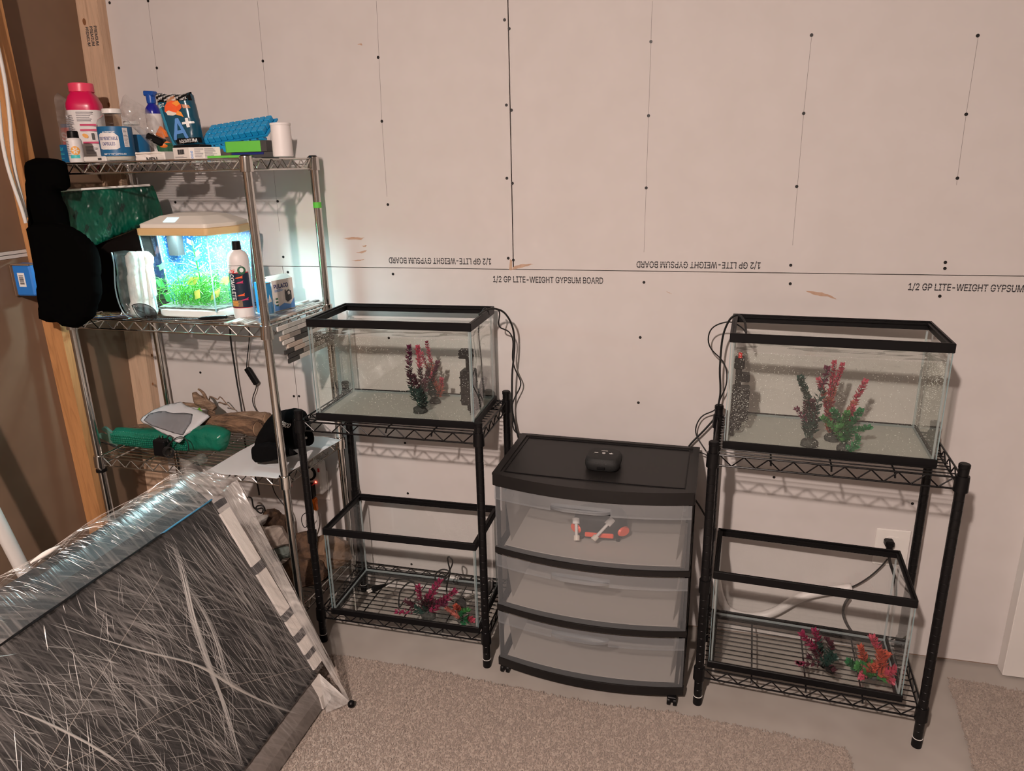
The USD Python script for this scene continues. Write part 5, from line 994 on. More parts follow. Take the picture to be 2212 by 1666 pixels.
A, B = at_y(533, 795, -.022), at_y(555, 830, -.022); d = B - A; L = np.linalg.norm(d); d /= L; s_ = np.cross(d, (0, -1, 0)); put(t, 'switch', frame_to(box((L / 2, 0, 0), (L, .021, .016), .003), A, d, s_, np.cross(d, s_)), 'blackplastic'); put(t, 'rocker', frame_to(box((L / 2, 0, .009), (.014, .009, .004), .001), A, d, s_, np.cross(d, s_)), 'blackmetal')

# ------------------------------------------------------------------ bottom shelf: rocks, timer
ZS4 = Z4 + .0032
def rock(pts, Y, th, label, m, seed, amp=.016):
    pl = pillow(px_poly(pts, Y), th, th * .55, .011, amp, seed, 26); V = np.array(pl.vertices); V = V + (meshkit.fbm(V * 34, 3, seed)[:, None] - .5) * .022 + (np.stack([meshkit.fbm(V * 90 + q * 7, 2, seed) for q in range(3)], 1) - .5) * .008
    V[:, 2] = np.maximum(V[:, 2], ZS4 + .0005); q = trimesh.Trimesh(V, pl.faces, process=False); return single('rock', mv(q, (0, Y, 0)), m, label, 'rock', 'rocks on the bottom chrome shelf', smooth=16)
MT['rockbrown'] = M('rock_brown', (.135, .075, .042), .9, vary=(30, (.06, .035, .024)), bump=(90, .006)); MT['rocktan'] = M('rock_tan', (.21, .13, .08), .85, vary=(18, (.12, .07, .042)), bump=(60, .004)); MT['rockgrey'] = M('rock_grey', (.40, .38, .36), .8, vary=(16, (.30, .27, .25)), bump=(50, .003)); MT['rockpale'] = M('rock_pale', (.46, .39, .34), .8, vary=(12, (.36, .29, .25)), bump=(40, .003)); MT['rockgreen'] = M('rock_green', (.20, .24, .22), .8, vary=(20, (.11, .13, .12)), bump=(60, .004))
rock([(566, 1110), (580, 1098), (600, 1108), (612, 1128), (622, 1150), (618, 1160), (590, 1155), (568, 1140)], -.15, .10, 'dark brown craggy rock on top of the rock pile', 'rockbrown', 1)
rock([(540, 1118), (562, 1114), (580, 1112), (576, 1128), (562, 1140), (548, 1140)], -.22, .07, 'small pale grey rock at the top of the pile', 'rockgrey', 2)
rock([(560, 1138), (600, 1138), (612, 1152), (622, 1175), (595, 1184), (560, 1186)], -.24, .11, 'flat pinkish pale rock under the dark craggy one', 'rockpale', 3, .008)
rock([(570, 1186), (600, 1180), (628, 1184), (632, 1200), (600, 1215), (560, 1225)], -.26, .10, 'greenish grey rock below the pinkish pale rock', 'rockgreen', 4)
rock([(638, 1152), (665, 1150), (684, 1168), (690, 1205), (700, 1230), (660, 1250), (635, 1225)], -.14, .12, 'rust-brown rock behind the front chrome post', 'rockbrown', 5)
rock([(598, 1225), (630, 1205), (680, 1218), (705, 1245), (712, 1275), (695, 1295), (650, 1298), (615, 1290)], -.22, .15, 'large dark brown rock at the bottom of the pile', 'rockbrown', 6)
rock([(682, 1165), (700, 1155), (724, 1160), (745, 1178), (762, 1205), (740, 1230), (710, 1240), (688, 1222)], -.12, .10, 'tan angular rock at the right end of the bottom shelf', 'rocktan', 7)
t = thing('outlet_timer', 'white mechanical plug-in timer with black dial and red light on the wall', 'timer')
tx0, tz1 = at_y(668, 1000, -.05)[[0, 2]]; tx1, tz0 = at_y(697, 1070, -.05)[[0, 2]]; cx = (tx0 + tx1) / 2
put(t, 'body', b2((tx0 - .004, -.052, tz0), (tx1 + .002, -.0062, tz1), .006), 'white'); c = at_y(668, 1022, -.053); put(t, 'dial', frame_to(lathe([(.026, 0), (.028, .001), (.028, .006), (.025, .008), (.021, .008), (.0205, .006), (.004, .006)], 40), (c[0], -.052, c[2]), (1, 0, 0), (0, 0, 1), (0, -1, 0)), 'blackplastic', smooth=30); put(t, 'dial_face', frame_to(lathe([(.020, .0062), (.020, .0068), (.003, .0069)], 30), (c[0], -.052, c[2]), (1, 0, 0), (0, 0, 1), (0, -1, 0)), 'white')
MT['led'] = mat('red_led', {'e': ('emission', dict(color=(1, .05, .03), strength=14))}, [], 'e.emission'); c = at_y(682, 1042, -.053); put(t, 'indicator_light', box((c[0], -.0528, c[2]), (.006, .002, .006), .0008), 'led', label='small glowing red light'); c = at_y(688, 1016, -.053); put(t, 'slider', box((c[0], -.0535, c[2]), (.006, .004, .014)), 'red', label='red slider')
t = thing('wall_outlet', 'white wall outlet plate behind the plug-in timer', 'outlet'); c = at_y(690, 1045, 0); put(t, 'plate', b2((c[0] - .045, -.006, c[2] - .062), (c[0] + .04, -.0003, c[2] + .058), .002), 'white'); put(t, 'socket', b2((c[0] - .018, -.0064, c[2] - .05), (c[0] + .016, -.006, c[2] - .012)), 'cream')
t = thing('power_adapter', 'black power adapter plugged into the white timer', 'power adapter'); A, B = at_y(655, 1046, -.075), at_y(678, 1078, -.075); put(t, 'body', b2((A[0], -.082, B[2]), (B[0], -.0525, A[2]), .004), 'blackplastic'); put(t, 'cord', tube(spline([at_y(u, v, -.06) for u, v in [(672, 1076), (676, 1095), (676, 1115), (668, 1128), (658, 1140), (652, 1128), (655, 1112), (662, 1108)]], 40), .0016, 6), 'cord', smooth=True)
mm('plugorange', (.85, .20, .01), .45); t = thing('orange_plug', 'bright orange plug below the white timer', 'plug'); A, B = at_y(675, 1078, -.05), at_y(686, 1103, -.05); put(t, 'body', loft([np.array([(A[0] + sx * .009, -.045 + sy * .009, A[2] + .002) for sx, sy in ((-1, -1), (1, -1), (1, 1), (-1, 1))]), np.array([((A[0] + B[0]) / 2 + sx * .006, -.045 + sy * .006, B[2]) for sx, sy in ((-1, -1), (1, -1), (1, 1), (-1, 1))])]), 'plugorange')
for k in range(4): z = A[2] - .006 - k * .006; put(t, 'grip_rib', box(((A[0] * 3 + B[0]) / 4, -.045, z), (.0195 - k * .001, .0195 - k * .001, .0018)), 'plugorange')
put(t, 'cord', tube(spline([at_y(u, v, -.03) for u, v in [(682, 1100), (686, 1120), (684, 1140), (676, 1160)]], 24), .003, 8), 'whitecord', smooth=True)
cord('coiled_cord', [(534, 1075, -.12), (545, 1083, -.14), (548, 1096, -.16), (556, 1100, -.17), (568, 1100, -.18), (566, 1108, -.18), (553, 1098, -.17), (560, 1092, -.17), (572, 1104, -.16)], .0028, 'twisted black cord hanging over the rock pile')
cord('thin_cord', [(588, 1035, -.10), (590, 1055, -.10), (600, 1075, -.09), (612, 1090, -.09), (622, 1110, -.09), (622, 1130, -.1)], .0018, 'thin black cord curving down behind the front chrome post')

# ------------------------------------------------------------------ plants of the four rimmed tanks
leafmat('purple', (.17, .03, .075), (.26, .06, .12)); leafmat('maroon', (.10, .03, .045), (.18, .045, .075)); leafmat('pink', (.60, .10, .16), (.70, .17, .21)); leafmat('coral', (.62, .21, .17), (.58, .29, .19)); leafmat('tealdark', (.035, .09, .075), (.07, .14, .11)); leafmat('green', (.03, .23, .09), (.05, .32, .13)); leafmat('limegreen', (.08, .32, .09), (.04, .23, .08)); leafmat('magenta', (.36, .035, .11), (.48, .05, .14)); leafmat('redorange', (.60, .13, .08), (.62, .20, .09)); leafmat('blackleaf', (.02, .018, .018), (.05, .03, .035))
MT['pebble'] = M('plant_base', (.05, .055, .05), .8, vary=(120, (.02, .022, .02)), bump=(100, .003))
def inside(m, k):      # leaves bend along the glass instead of poking through it
    x, y, a, z = TK[k]; V = np.array(m.vertices) - (x, y, z); c, s = math.cos(a), math.sin(a)
    lx = np.clip(c * V[:, 0] + s * V[:, 1], .012, AL - .012); ly = np.clip(-s * V[:, 0] + c * V[:, 1], .0115, AD - .0115); lz = np.maximum(V[:, 2], .0165)
    return trimesh.Trimesh(np.stack([x + c * lx - s * ly, y + s * lx + c * ly, z + lz], 1), m.faces, process=False)
TANK = 0
def sprig(t, base, tip, n, L, wd, mats, seed, bend=.012, start=.12, stalk='tealdark', fan=1.0):
    n, L, wd = int(n * 2.8), L * .84, wd * .72
    rg = np.random.default_rng(seed); base, tip = xyz(base), xyz(tip); ax = tip - base; H_ = np.linalg.norm(ax); k = rg.normal(0, bend, 3)
    path = spline([base, base + ax * .4 + k, base + ax * .75 + k * .5, tip], 40)
    s = put(t, 'sprig', inside(tube(path, np.linspace(.0016, .0007, 40), 5), TANK), stalk, smooth=True); groups = {}
    up = ax / H_; s1 = np.cross(up, (0.3, .2, .9)) if abs(up[2]) < .8 else np.cross(up, (1, 0, 0)); s1 /= np.linalg.norm(s1); s2 = np.cross(up, s1)
    for i in range(n):
        f = start + (1 - start) * (i + .5) / n; P = path[int(f * 39)]; a = i * 2.4 + rg.normal(0, .3); o = math.cos(a) * s1 + math.sin(a) * s2; d = o * fan + up * rg.uniform(.35, .9) ; d /= np.linalg.norm(d); sd = np.cross(d, up); sd /= np.linalg.norm(sd)
        m = mats[min(len(mats) - 1, int((f - start) / (1.0001 - start) * len(mats)))]; l = L * rg.uniform(.75, 1.2) * (1 - .35 * f); groups.setdefault(m, []).append((P, d, sd, l, wd * rg.uniform(.8, 1.2)))
    top = path[-1]
    for i in range(5): a = i * 1.257; o = math.cos(a) * s1 + math.sin(a) * s2; d = o * .6 + up; d /= np.linalg.norm(d); sd = np.cross(d, o + up * .01); sd /= np.linalg.norm(sd); groups.setdefault(mats[-1], []).append((top, d, np.cross(d, sd), L * .6, wd * .7))
    for m, it in groups.items(): put(s, 'leaves', inside(leafmesh(it), TANK), m, smooth=True)
def stone(t, P, r, seed):
    m = trimesh.creation.icosphere(3, 1.0); V = np.array(m.vertices); V *= (.8 + .45 * meshkit.fbm(V * 2.2 + seed, 3, seed))[:, None]; V[:, 2] = np.maximum(V[:, 2], -.35) + .35; m.vertices = V * (r, r * .85, r * .75) + P; put(t, 'base_stone', m, 'pebble', smooth=40)
def tank_plant(k, label, base_px, sprigs, seed, stones=1, r=.020, group='artificial plants in the tanks'):
    global TANK; TANK = k
    lx, ly = tank_px(k, *base_px, .020); lx, ly = np.clip(lx, .03, AL - .03), np.clip(ly, .03, AD - .04); B = in_tank(k, lx, ly, .016); t = thing('artificial_plant', label, 'plant', group)
    stone(t, B, r, seed)
    for i, (tu, tv, n, L, wd, mats, dy) in enumerate(sprigs):
        b = B + xyz((.004 * math.cos(i * 2), .004 * math.sin(i * 2), r * .7)); tip = at_y(tu, tv, B[1] + dy); sprig(t, b, tip, n, L, wd, mats, seed * 10 + i)
    return t
tank_plant(0, 'purple and teal artificial plant, left of the pair in the purple planted tank', (908, 888), [(884, 752, 26, .028, .010, ['tealdark', 'tealdark', 'maroon', 'maroon', 'purple', 'purple'], 0), (902, 752, 26, .026, .009, ['tealdark', 'maroon', 'maroon', 'pink', 'pink'], .01), (925, 800, 22, .026, .010, ['tealdark', 'maroon', 'purple', 'maroon'], .012), (893, 815, 18, .028, .012, ['tealdark', 'tealdark', 'maroon'], -.015), (915, 830, 16, .028, .011, ['tealdark', 'tealdark', 'maroon'], -.02)], 1, r=.022)
tank_plant(0, 'coral pink artificial plant, behind the purple one in the planted tank', (940, 868), [(922, 742, 30, .022, .006, ['tealdark', 'coral', 'coral', 'pink', 'pink'], 0), (912, 765, 26, .02, .006, ['tealdark', 'coral', 'coral', 'pink'], .01), (945, 785, 24, .026, .009, ['tealdark', 'tealdark', 'maroon', 'purple'], .01), (953, 820, 22, .022, .006, ['coral', 'coral', 'pink'], -.01), (930, 810, 22, .022, .007, ['tealdark', 'coral', 'coral', 'pink'], -.012)], 2, r=.018)
tank_plant(1, 'dark green and purple artificial plant, leftmost in the right filled tank', (1748, 960), [(1729, 818, 34, .026, .011, ['tealdark'] * 5, 0), (1742, 872, 22, .024, .009, ['tealdark', 'tealdark', 'maroon'], .01), (1755, 868, 22, .024, .009, ['tealdark', 'maroon', 'maroon'], -.01), (1722, 885, 12, .022, .008, ['tealdark', 'purple'], .0), (1786, 800, 12, .032, .011, ['tealdark', 'tealdark', 'purple'], .02), (1770, 910, 12, .022, .007, ['tealdark'], 0)], 3, r=.022)
tank_plant(1, 'tall pink artificial plant in the middle of the right filled tank', (1798, 948), [(1803, 785, 36, .022, .008, ['tealdark', 'coral', 'coral', 'pink', 'pink', 'pink'], 0), (1820, 790, 36, .022, .008, ['coral', 'coral', 'pink', 'coral', 'pink', 'pink'], .01), (1769, 822, 30, .024, .009, ['tealdark', 'coral', 'pink', 'coral', 'pink'], .0), (1868, 826, 26, .026, .009, ['tealdark', 'coral', 'coral', 'pink', 'pink'], .01), (1842, 880, 18, .022, .009, ['coral', 'pink', 'pink'], -.01), (1790, 880, 18, .024, .009, ['coral', 'magenta'], -.01)], 4, r=.020)
tank_plant(1, 'short bright green artificial plant in front of the pink one', (1825, 974), [(1800, 890, 20, .028, .011, ['green', 'limegreen', 'green'], 0), (1830, 895, 20, .028, .012, ['green', 'green', 'limegreen'], .012), (1858, 890, 16, .028, .012, ['green', 'green', 'green'], .0), (1780, 905, 14, .028, .010, ['limegreen', 'limegreen'], .01), (1876, 925, 14, .026, .010, ['green', 'green'], .0), (1850, 945, 10, .026, .010, ['green'], -.02), (1815, 925, 14, .026, .011, ['green', 'limegreen'], -.02)], 5, r=.018)
tank_plant(2, 'fallen magenta artificial plant in the empty tank with the power cord', (922, 1338), [(905, 1270, 14, .034, .008, ['maroon', 'magenta'], .0), (950, 1258, 16, .036, .009, ['maroon', 'magenta', 'magenta'], .02), (980, 1280, 16, .036, .009, ['magenta', 'magenta'], .02), (860, 1322, 9, .03, .008, ['tealdark', 'magenta'], -.01), (925, 1290, 16, .034, .010, ['tealdark', 'maroon', 'magenta'], .0), (960, 1305, 12, .034, .010, ['maroon', 'purple'], -.01), (880, 1300, 10, .032, .010, ['tealdark', 'maroon'], .0)], 6, r=.024)
tank_plant(2, 'small coral and green artificial plant beside the heater in the empty tank', (995, 1345), [(965, 1315, 20, .022, .006, ['coral', 'coral'], 0), (985, 1310, 20, .024, .008, ['coral', 'redorange'], .0), (1010, 1320, 16, .026, .010, ['green', 'limegreen'], .01), (1020, 1340, 12, .026, .010, ['green', 'pink'], -.01), (1000, 1352, 8, .024, .008, ['green'], -.02)], 7, r=.014)
tank_plant(3, 'fallen purple artificial plant in the empty tank of the right rack', (1775, 1432), [(1735, 1372, 12, .036, .010, ['maroon', 'magenta', 'magenta'], .02), (1760, 1365, 14, .032, .009, ['tealdark', 'magenta'], .03), (1785, 1385, 12, .030, .012, ['tealdark', 'maroon'], .02), (1725, 1450, 7, .034, .010, ['maroon', 'magenta'], -.01), (1800, 1420, 12, .034, .013, ['blackleaf', 'tealdark'], .0), (1790, 1440, 9, .034, .014, ['blackleaf', 'maroon'], -.01), (1750, 1420, 8, .026, .008, ['tealdark', 'maroon'], 0)], 8, r=.012)
tank_plant(3, 'red and green bushy artificial plant at the right end of the empty tank', (1885, 1462), [(1885, 1380, 22, .034, .010, ['redorange', 'redorange', 'pink'], .03), (1860, 1400, 18, .030, .009, ['limegreen', 'redorange', 'redorange'], .02), (1915, 1415, 18, .030, .009, ['limegreen', 'redorange'], .02), (1935, 1445, 14, .036, .010, ['redorange', 'pink', 'pink'], .0), (1925, 1470, 12, .036, .010, ['limegreen', 'pink'], -.015), (1865, 1462, 12, .034, .010, ['limegreen', 'pink'], -.015), (1835, 1430, 18, .030, .012, ['green', 'green'], .0), (1855, 1440, 16, .030, .012, ['green', 'limegreen'], -.01), (1890, 1440, 16, .030, .011, ['limegreen', 'redorange'], -.01)], 9, r=.014)

# ------------------------------------------------------------------ filters, heaters and cords of the tanks
def local_box(k, lo, hi, ch=.003):
    x, y, a, z = TK[k]; m = b2(lo, hi, ch); return mv(m, (x, y, z), a)
def lp(k, lx, ly, lz): x, y, a, z = TK[k]; return xyz((x + math.cos(a) * lx - math.sin(a) * ly, y + math.sin(a) * lx + math.cos(a) * ly, z + lz))
t = thing('tank_filter', 'black internal filter on the right wall of the purple planted tank', 'filter')
put(t, 'intake_body', local_box(0, (.455, .060, .052), (.497, .105, .160)), 'blackplastic'); put(t, 'tube', local_box(0, (.470, .072, .030), (.490, .095, .205), .004), 'blackplastic'); put(t, 'outlet', local_box(0, (.450, .066, .196), (.492, .100, .222)), 'blackplastic'); put(t, 'foot_tube', local_box(0, (.478, .070, .018), (.492, .090, .055)), 'blackplastic')
for k in range(4): put(t, 'collar_ring', local_box(0, (.453, .058, .066 + k * .024), (.4975, .107, .070 + k * .024), .001), 'blackplastic')
t = thing('tank_heater', 'black heater with suction cups leaning at the right end of the purple planted tank', 'heater')
put(t, 'rod', tube([lp(0, .492, .20, .10), lp(0, .488, .13, .03)], .011, 14), 'blackplastic', smooth=True); put(t, 'rod_tip', tube([lp(0, .488, .13, .03), lp(0, .487, .115, .022)], [.009, .004], 12), 'blackplastic', smooth=True); put(t, 'suction_cup', mv(lathe([(.004, 0), (.012, .006), (.013, .009)], 16), lp(0, .487, .185, .085), 0, 0, 1.57), 'cord', smooth=True)
for i, pts in enumerate([[(.49, .19, .11), (.491, .17, .18), (.493, .15, .25), (.500, .15, .31), (.515, .15, .335), (.528, .15, .315)]]): put(t, 'cord', tube(spline([lp(0, *p) for p in pts], 40), .0022, 7), 'cord', smooth=True)
cord('tank_cable', [(1035, 680, -.22), (1048, 671, -.19), (1062, 667, -.17), (1080, 670, -.15), (1095, 682, -.12), (1104, 698, -.10), (1110, 720, -.08), (1111, 760, -.07), (1107, 800, -.07), (1106, 850, -.06), (1106, 880, -.055), (1110, 905, -.04), (1117, 935, -.035), (1124, 960, -.03)], .0031, 'thicker black cord looping over the rim of the purple planted tank', group='cords of the filled tanks')
cord('tank_cable', [(1073, 668, -.13), (1079, 682, -.11), (1081, 708, -.09), (1095, 714, -.08), (1106, 728, -.07), (1107, 770, -.06), (1116, 805, -.05), (1125, 828, -.045), (1118, 848, -.045), (1108, 870, -.05), (1108, 900, -.045), (1116, 935, -.03), (1130, 938, -.03), (1143, 939, -.03), (1150, 945, -.032)], .0022, 'thin black cord with a kink beside the purple planted tank', group='cords of the filled tanks')
t = thing('tank_filter', 'black internal filter covered in bubbles on the left wall of the right filled tank', 'filter')
put(t, 'motor_body', local_box(1, (.014, .06, .060), (.060, .118, .150)), 'blackplastic'); put(t, 'lower_body', local_box(1, (.012, .06, .032), (.045, .112, .075), .006), 'blackplastic'); put(t, 'foot_tube', local_box(1, (.014, .055, .017), (.026, .09, .04)), 'blackplastic'); put(t, 'pipe', local_box(1, (.020, .075, .140), (.036, .10, .225), .004), 'blackplastic'); put(t, 'outlet', local_box(1, (.026, .07, .170), (.058, .10, .192)), 'blackplastic'); put(t, 'head', local_box(1, (.015, .07, .205), (.042, .105, .235)), 'blackplastic'); put(t, 'red_knob', local_box(1, (.024, .075, .234), (.034, .085, .250), .002), 'red', label='red knob')
ico = trimesh.creation.icosahedron(); rgb = np.random.default_rng(3); B = []
for _ in range(330): P = lp(1, rgb.uniform(.0125, .060), .0585, rgb.uniform(.035, .16)); B.append((P, rgb.uniform(.0004, .0009)))
V = np.array([P + ico.vertices * r for P, r in B]); put(t, 'air_bubbles', trimesh.Trimesh(V.reshape(-1, 3), (ico.faces[None] + (np.arange(len(B)) * 12)[:, None, None]).reshape(-1, 3), process=False), 'bubble', kind='stuff')
rgb = np.random.default_rng(4); B = [(lp(0, rgb.uniform(.4545, .497), .0565, rgb.uniform(.03, .22)), rgb.uniform(.0004, .0009)) for _ in range(450)]; V = np.array([P + ico.vertices * r for P, r in B])
cord('tank_cable', [(1612, 722, -.24), (1610, 700, -.20), (1603, 686, -.18), (1594, 680, -.17), (1583, 684, -.16), (1572, 698, -.14), (1562, 725, -.11), (1557, 765, -.09), (1555, 810, -.08), (1556, 850, -.07), (1551, 880, -.06), (1548, 895, -.05), (1530, 920, -.04), (1508, 943, -.035), (1490, 962, -.03), (1482, 985, -.03)], .0031, 'thicker black cord looping over the left rim of the right filled tank', group='cords of the filled tanks')
cord('tank_cable', [(1612, 722, -.23), (1600, 706, -.19), (1583, 697, -.16), (1560, 698, -.12), (1542, 706, -.10), (1531, 724, -.08), (1531, 742, -.07), (1543, 762, -.06), (1556, 774, -.06), (1566, 790, -.06), (1566, 840, -.06), (1556, 862, -.05), (1545, 885, -.05), (1520, 897, -.04), (1506, 915, -.04), (1503, 935, -.04), (1512, 955, -.05), (1525, 975, -.06)], .0020, 'thin black cord making a wide loop left of the right filled tank', group='cords of the filled tanks')
cord('short_cable', [(1508, 978, -.05), (1522, 981, -.06), (1534, 992, -.06)], .0018, 'short black cord between the drawer cart and the right rack post')
cord('cart_cable', [(1498, 1075, -.03), (1512, 1095, -.03), (1522, 1112, -.03), (1532, 1130, -.03)], .003, 'thicker black cord behind the drawer cart beside the right rack')

# power cord and heater lying in the lower left tank
t = thing('plug_lead', 'black power cord with two-prong plug looped in the empty tank', 'cord')
A = lp(2, *tank_px(2, 803, 1277, .022), .026); Bp = lp(2, *tank_px(2, 830, 1268, .022), .028); d = Bp - A; d /= np.linalg.norm(d); s_ = np.cross(d, (0, 0, 1))
put(t, 'plug', tube([A, A + d * .012, A + d * .03, Bp + d * .008], [.011, .0115, .008, .004], 10), 'blackplastic', smooth=30)
for q in (-1, 1): put(t, 'prong', frame_to(box((-.008, q * .0055, 0), (.016, .0014, .006)), A, d, s_, np.cross(d, s_)), 'tilewhite', label='metal prong')
put(t, 'tag', frame_to(box((0, 0, .006), (.012, .010, .0006)), Bp + d * .010, d, s_, np.cross(d, s_)), 'barpaper', label='small white tag')
Yt = -.23; put(t, 'cord', tube(spline([Bp, Bp + d * .02] + [at_y(u, v, y) for u, v, y in [(862, 1252, -.25), (885, 1254, -.25), (897, 1264, -.26), (893, 1285, -.27), (872, 1300, -.28), (863, 1312, -.28), (862, 1290, -.27), (872, 1268, -.26), (893, 1255, -.25), (930, 1258, -.23), (960, 1252, -.22), (970, 1235, -.22), (962, 1231, -.22), (945, 1236, -.22), (940, 1250, -.22), (946, 1262, -.22), (958, 1252, -.21), (975, 1225, -.21), (975, 1207, -.21), (969, 1203, -.21), (968, 1215, -.21), (972, 1235, -.21), (966, 1262, -.215), (966, 1285, -.23), (980, 1300, -.24)]], 160), .0026, 7), 'cord', smooth=True)
t = thing('tank_heater', 'glass tube heater with suction cup bracket lying in the empty tank', 'heater'); A, Bp = lp(2, *tank_px(2, 1003, 1298, .03), .034), lp(2, *tank_px(2, 1030, 1288, .03), .036)
put(t, 'tube', tube([A, Bp], .0075, 14), 'chrome', smooth=True); put(t, 'end_cap', tube([A + (A - Bp) * .3, A], .0088, 14), 'blackplastic', smooth=True); put(t, 'suction_cup', mv(lathe([(.005, 0), (.016, .006), (.020, .012), (.018, .012)], 20), A + (A - Bp) * .15 + xyz((0, -.006, -.008)), 0, 1.2, 0), 'cord', smooth=True)
for k in range(6): q = A + (Bp - A) * (k + 1) / 8; dd = (Bp - A) / np.linalg.norm(Bp - A); put(t, 'scale_mark', tube([q, q + dd * .0012], .0078, 12), 'darkgrey')
single('white_sticker', local_box(2, (.315, .2568, .022), (.365, .2576, .030), 0), 'barpaper', 'small white sticker on the back glass of the lower left tank', 'sticker')
single('water_heater_bag', local_box(2, (.470, .18, .016), (.50, .245, .042), .008), 'blackmatt', 'dark net bundle in the back corner of the lower left tank', 'bundle')

# ------------------------------------------------------------------ lower right: outlet, plug, hose
t = thing('wall_outlet', 'white wall outlet plate behind the lower right tank', 'outlet'); A, Bp = at_y(1894, 1141, -.003), at_y(1957, 1224, -.003)
put(t, 'plate', b2((A[0], -.0062, Bp[2] - .001), (Bp[0], -.0003, A[2]), .002), 'white'); cx, cz = (A[0] + Bp[0]) / 2, (A[2] + Bp[2]) / 2
for q in (-1, 1): put(t, 'socket', b2((cx - .017, -.0072, cz + q * .022 - .015), (cx + .017, -.0062, cz + q * .022 + .015), .003), 'white')
t = thing('plug', 'black plug with cord in the outlet behind the lower right tank', 'plug'); P = at_y(1922, 1176, -.03); put(t, 'plug_body', [box((P[0], -.022, P[2]), (.026, .030, .020), .004), box((P[0], -.032, P[2] - .016), (.018, .014, .03), .004)], 'blackplastic')
put(t, 'cord', tube(spline([at_y(u, v, y) for u, v, y in [(1922, 1192, -.032), (1921, 1205, -.032), (1924, 1220, -.03), (1932, 1245, -.025), (1934, 1275, -.02), (1936, 1300, -.02)]], 40), .0045, 8), 'cord', smooth=True); put(t, 'cord', tube(spline([at_y(u, v, y) for u, v, y in [(1917, 1208, -.034), (1895, 1232, -.03), (1870, 1252, -.028), (1841, 1268, -.026)]], 30), .0024, 7), 'cord', smooth=True)
cord('white_hose', [(1548, 1250, -.05), (1552, 1275, -.05), (1560, 1300, -.045), (1572, 1318, -.04), (1595, 1328, -.04), (1630, 1332, -.035), (1665, 1325, -.03), (1695, 1310, -.03), (1725, 1293, -.028), (1760, 1282, -.026), (1800, 1275, -.026), (1840, 1270, -.026)], .0145, 'thick white hose curving behind the lower right tank', 'labelwhite', None, 'hose')
cord('grey_cord', [(1835, 1290, -.06), (1825, 1305, -.06), (1822, 1330, -.06), (1830, 1350, -.065), (1845, 1370, -.07), (1862, 1385, -.08)], .0042, 'dark grey cord arching down behind the lower right tank', 'darkgrey')

# ------------------------------------------------------------------ on and in the drawer cart
def cart_pt(P): q = np.array(P[:2]) - (CX, CY); return np.array([math.cos(CA) * q[0] + math.sin(CA) * q[1], -math.sin(CA) * q[0] + math.cos(CA) * q[1]])
MT['speakercloth'] = M('speaker_rubber', (.010, .010, .010), .7, bump=(700, .0008)); P = at_z(1300, 1018, .687); t = thing('bluetooth_speaker', 'small black square speaker with minus, circle and plus marks on the cart lid', 'speaker', None, (P[0], P[1] + .040, .6865), CA)
hw = .052; put(t, 'body', sq_lathe([(hw * .82, .001), (hw * .93, .004), (hw * .99, .014), (hw, .021), (hw * .99, .028), (hw * .90, .038), (hw * .80, .0405), (hw * .3, .041)], 48, 4.2), 'speakercloth', smooth=60); put(t, 'port_flap', box((0, -hw * .97, .014), (.024, .006, .010), .002), 'blackplastic')
put(t, 'printed_minus', box((-.022, .0, .0413), (.011, .0024, .0008)), 'white2'); put(t, 'printed_circle', prism(Polygon(ell(0, 0, .0048, .0048)).difference(Polygon(ell(0, 0, .0028, .0028))), .0409, .0417), 'white2'); put(t, 'printed_plus', [box((.022, .0, .0413), (.011, .0024, .0008)), box((.022, .0, .0413), (.0024, .010, .0008))], 'white2'); put(t, 'printed_mark', [box((-.008 + i * .0032, .018, .0412), (.0022, .004, .0006)) for i in range(6)], 'tilewhite')
zb = ZD[0][1] + .0085; P = at_z(1292, 1170, zb + .005); t = thing('air_pump', 'black and orange aquarium air pump with two valves inside the top drawer', 'air pump', None, (P[0], P[1] + .055, zb), CA + .08); UsdGeom.Xformable(t).AddScaleOp().Set(Gf.Vec3f(1.38, 1.30, 1.22)); mm('pumporange', (.85, .09, .03), .4)
hw = .060; put(t, 'body', sq_lathe([(hw * .86, .008), (hw * .97, .014), (hw, .03), (hw * .96, .05), (hw * .80, .066), (hw * .5, .070)], 44, 3.2, asp=.72), 'blackplastic', smooth=50)
put(t, 'front_stripe', box((0, -hw * .72, .022), (.062, .006, .012), .002), 'pumporange', label='orange front stripe')
for sx in (-1, 1): put(t, 'side_bumper', frame_to(lathe([(.013, -.004), (.016, 0), (.013, .004)], 20).apply_scale((1, .8, 1)), (sx * hw * .86, -hw * .50, .030), (.6, -sx * .8 * 0 + .0, 0) if False else (math.cos(.75), sx * math.sin(.75), 0), (0, 0, 1), (sx * math.sin(.75), -math.cos(.75), 0)), 'pumporange', label='orange side bumper', smooth=40)
for sx in (-1, 1):
    for sy in (-1, 1): put(t, 'foot', cyl((sx * .040, sy * .026, .0006), (sx * .040, sy * .026, .012), .005, 12), 'blackplastic')
for (a, b, c_) in (((.028, -.030, .062), (-.004, -.062, .030), 0), ((-.052, -.030, .058), (-.048, -.052, .022), 1)):
    a, b = xyz(a), xyz(b); put(t, 'valve_tube', tube([a, b], .0035, 10), 'whitecord', smooth=True); put(t, 'valve_collar', tube([a + (b - a) * .02, a + (b - a) * .35], .008, 12), 'barpaper', smooth=40); put(t, 'valve_tip', tube([b, b + (b - a) / np.linalg.norm(b - a) * .012], .0066, 12), 'cream', smooth=40)
put(t, 'groove', tube([(-.045, -.030, .052), (.025, -.030, .054)], .0016, 6), 'darkgrey')
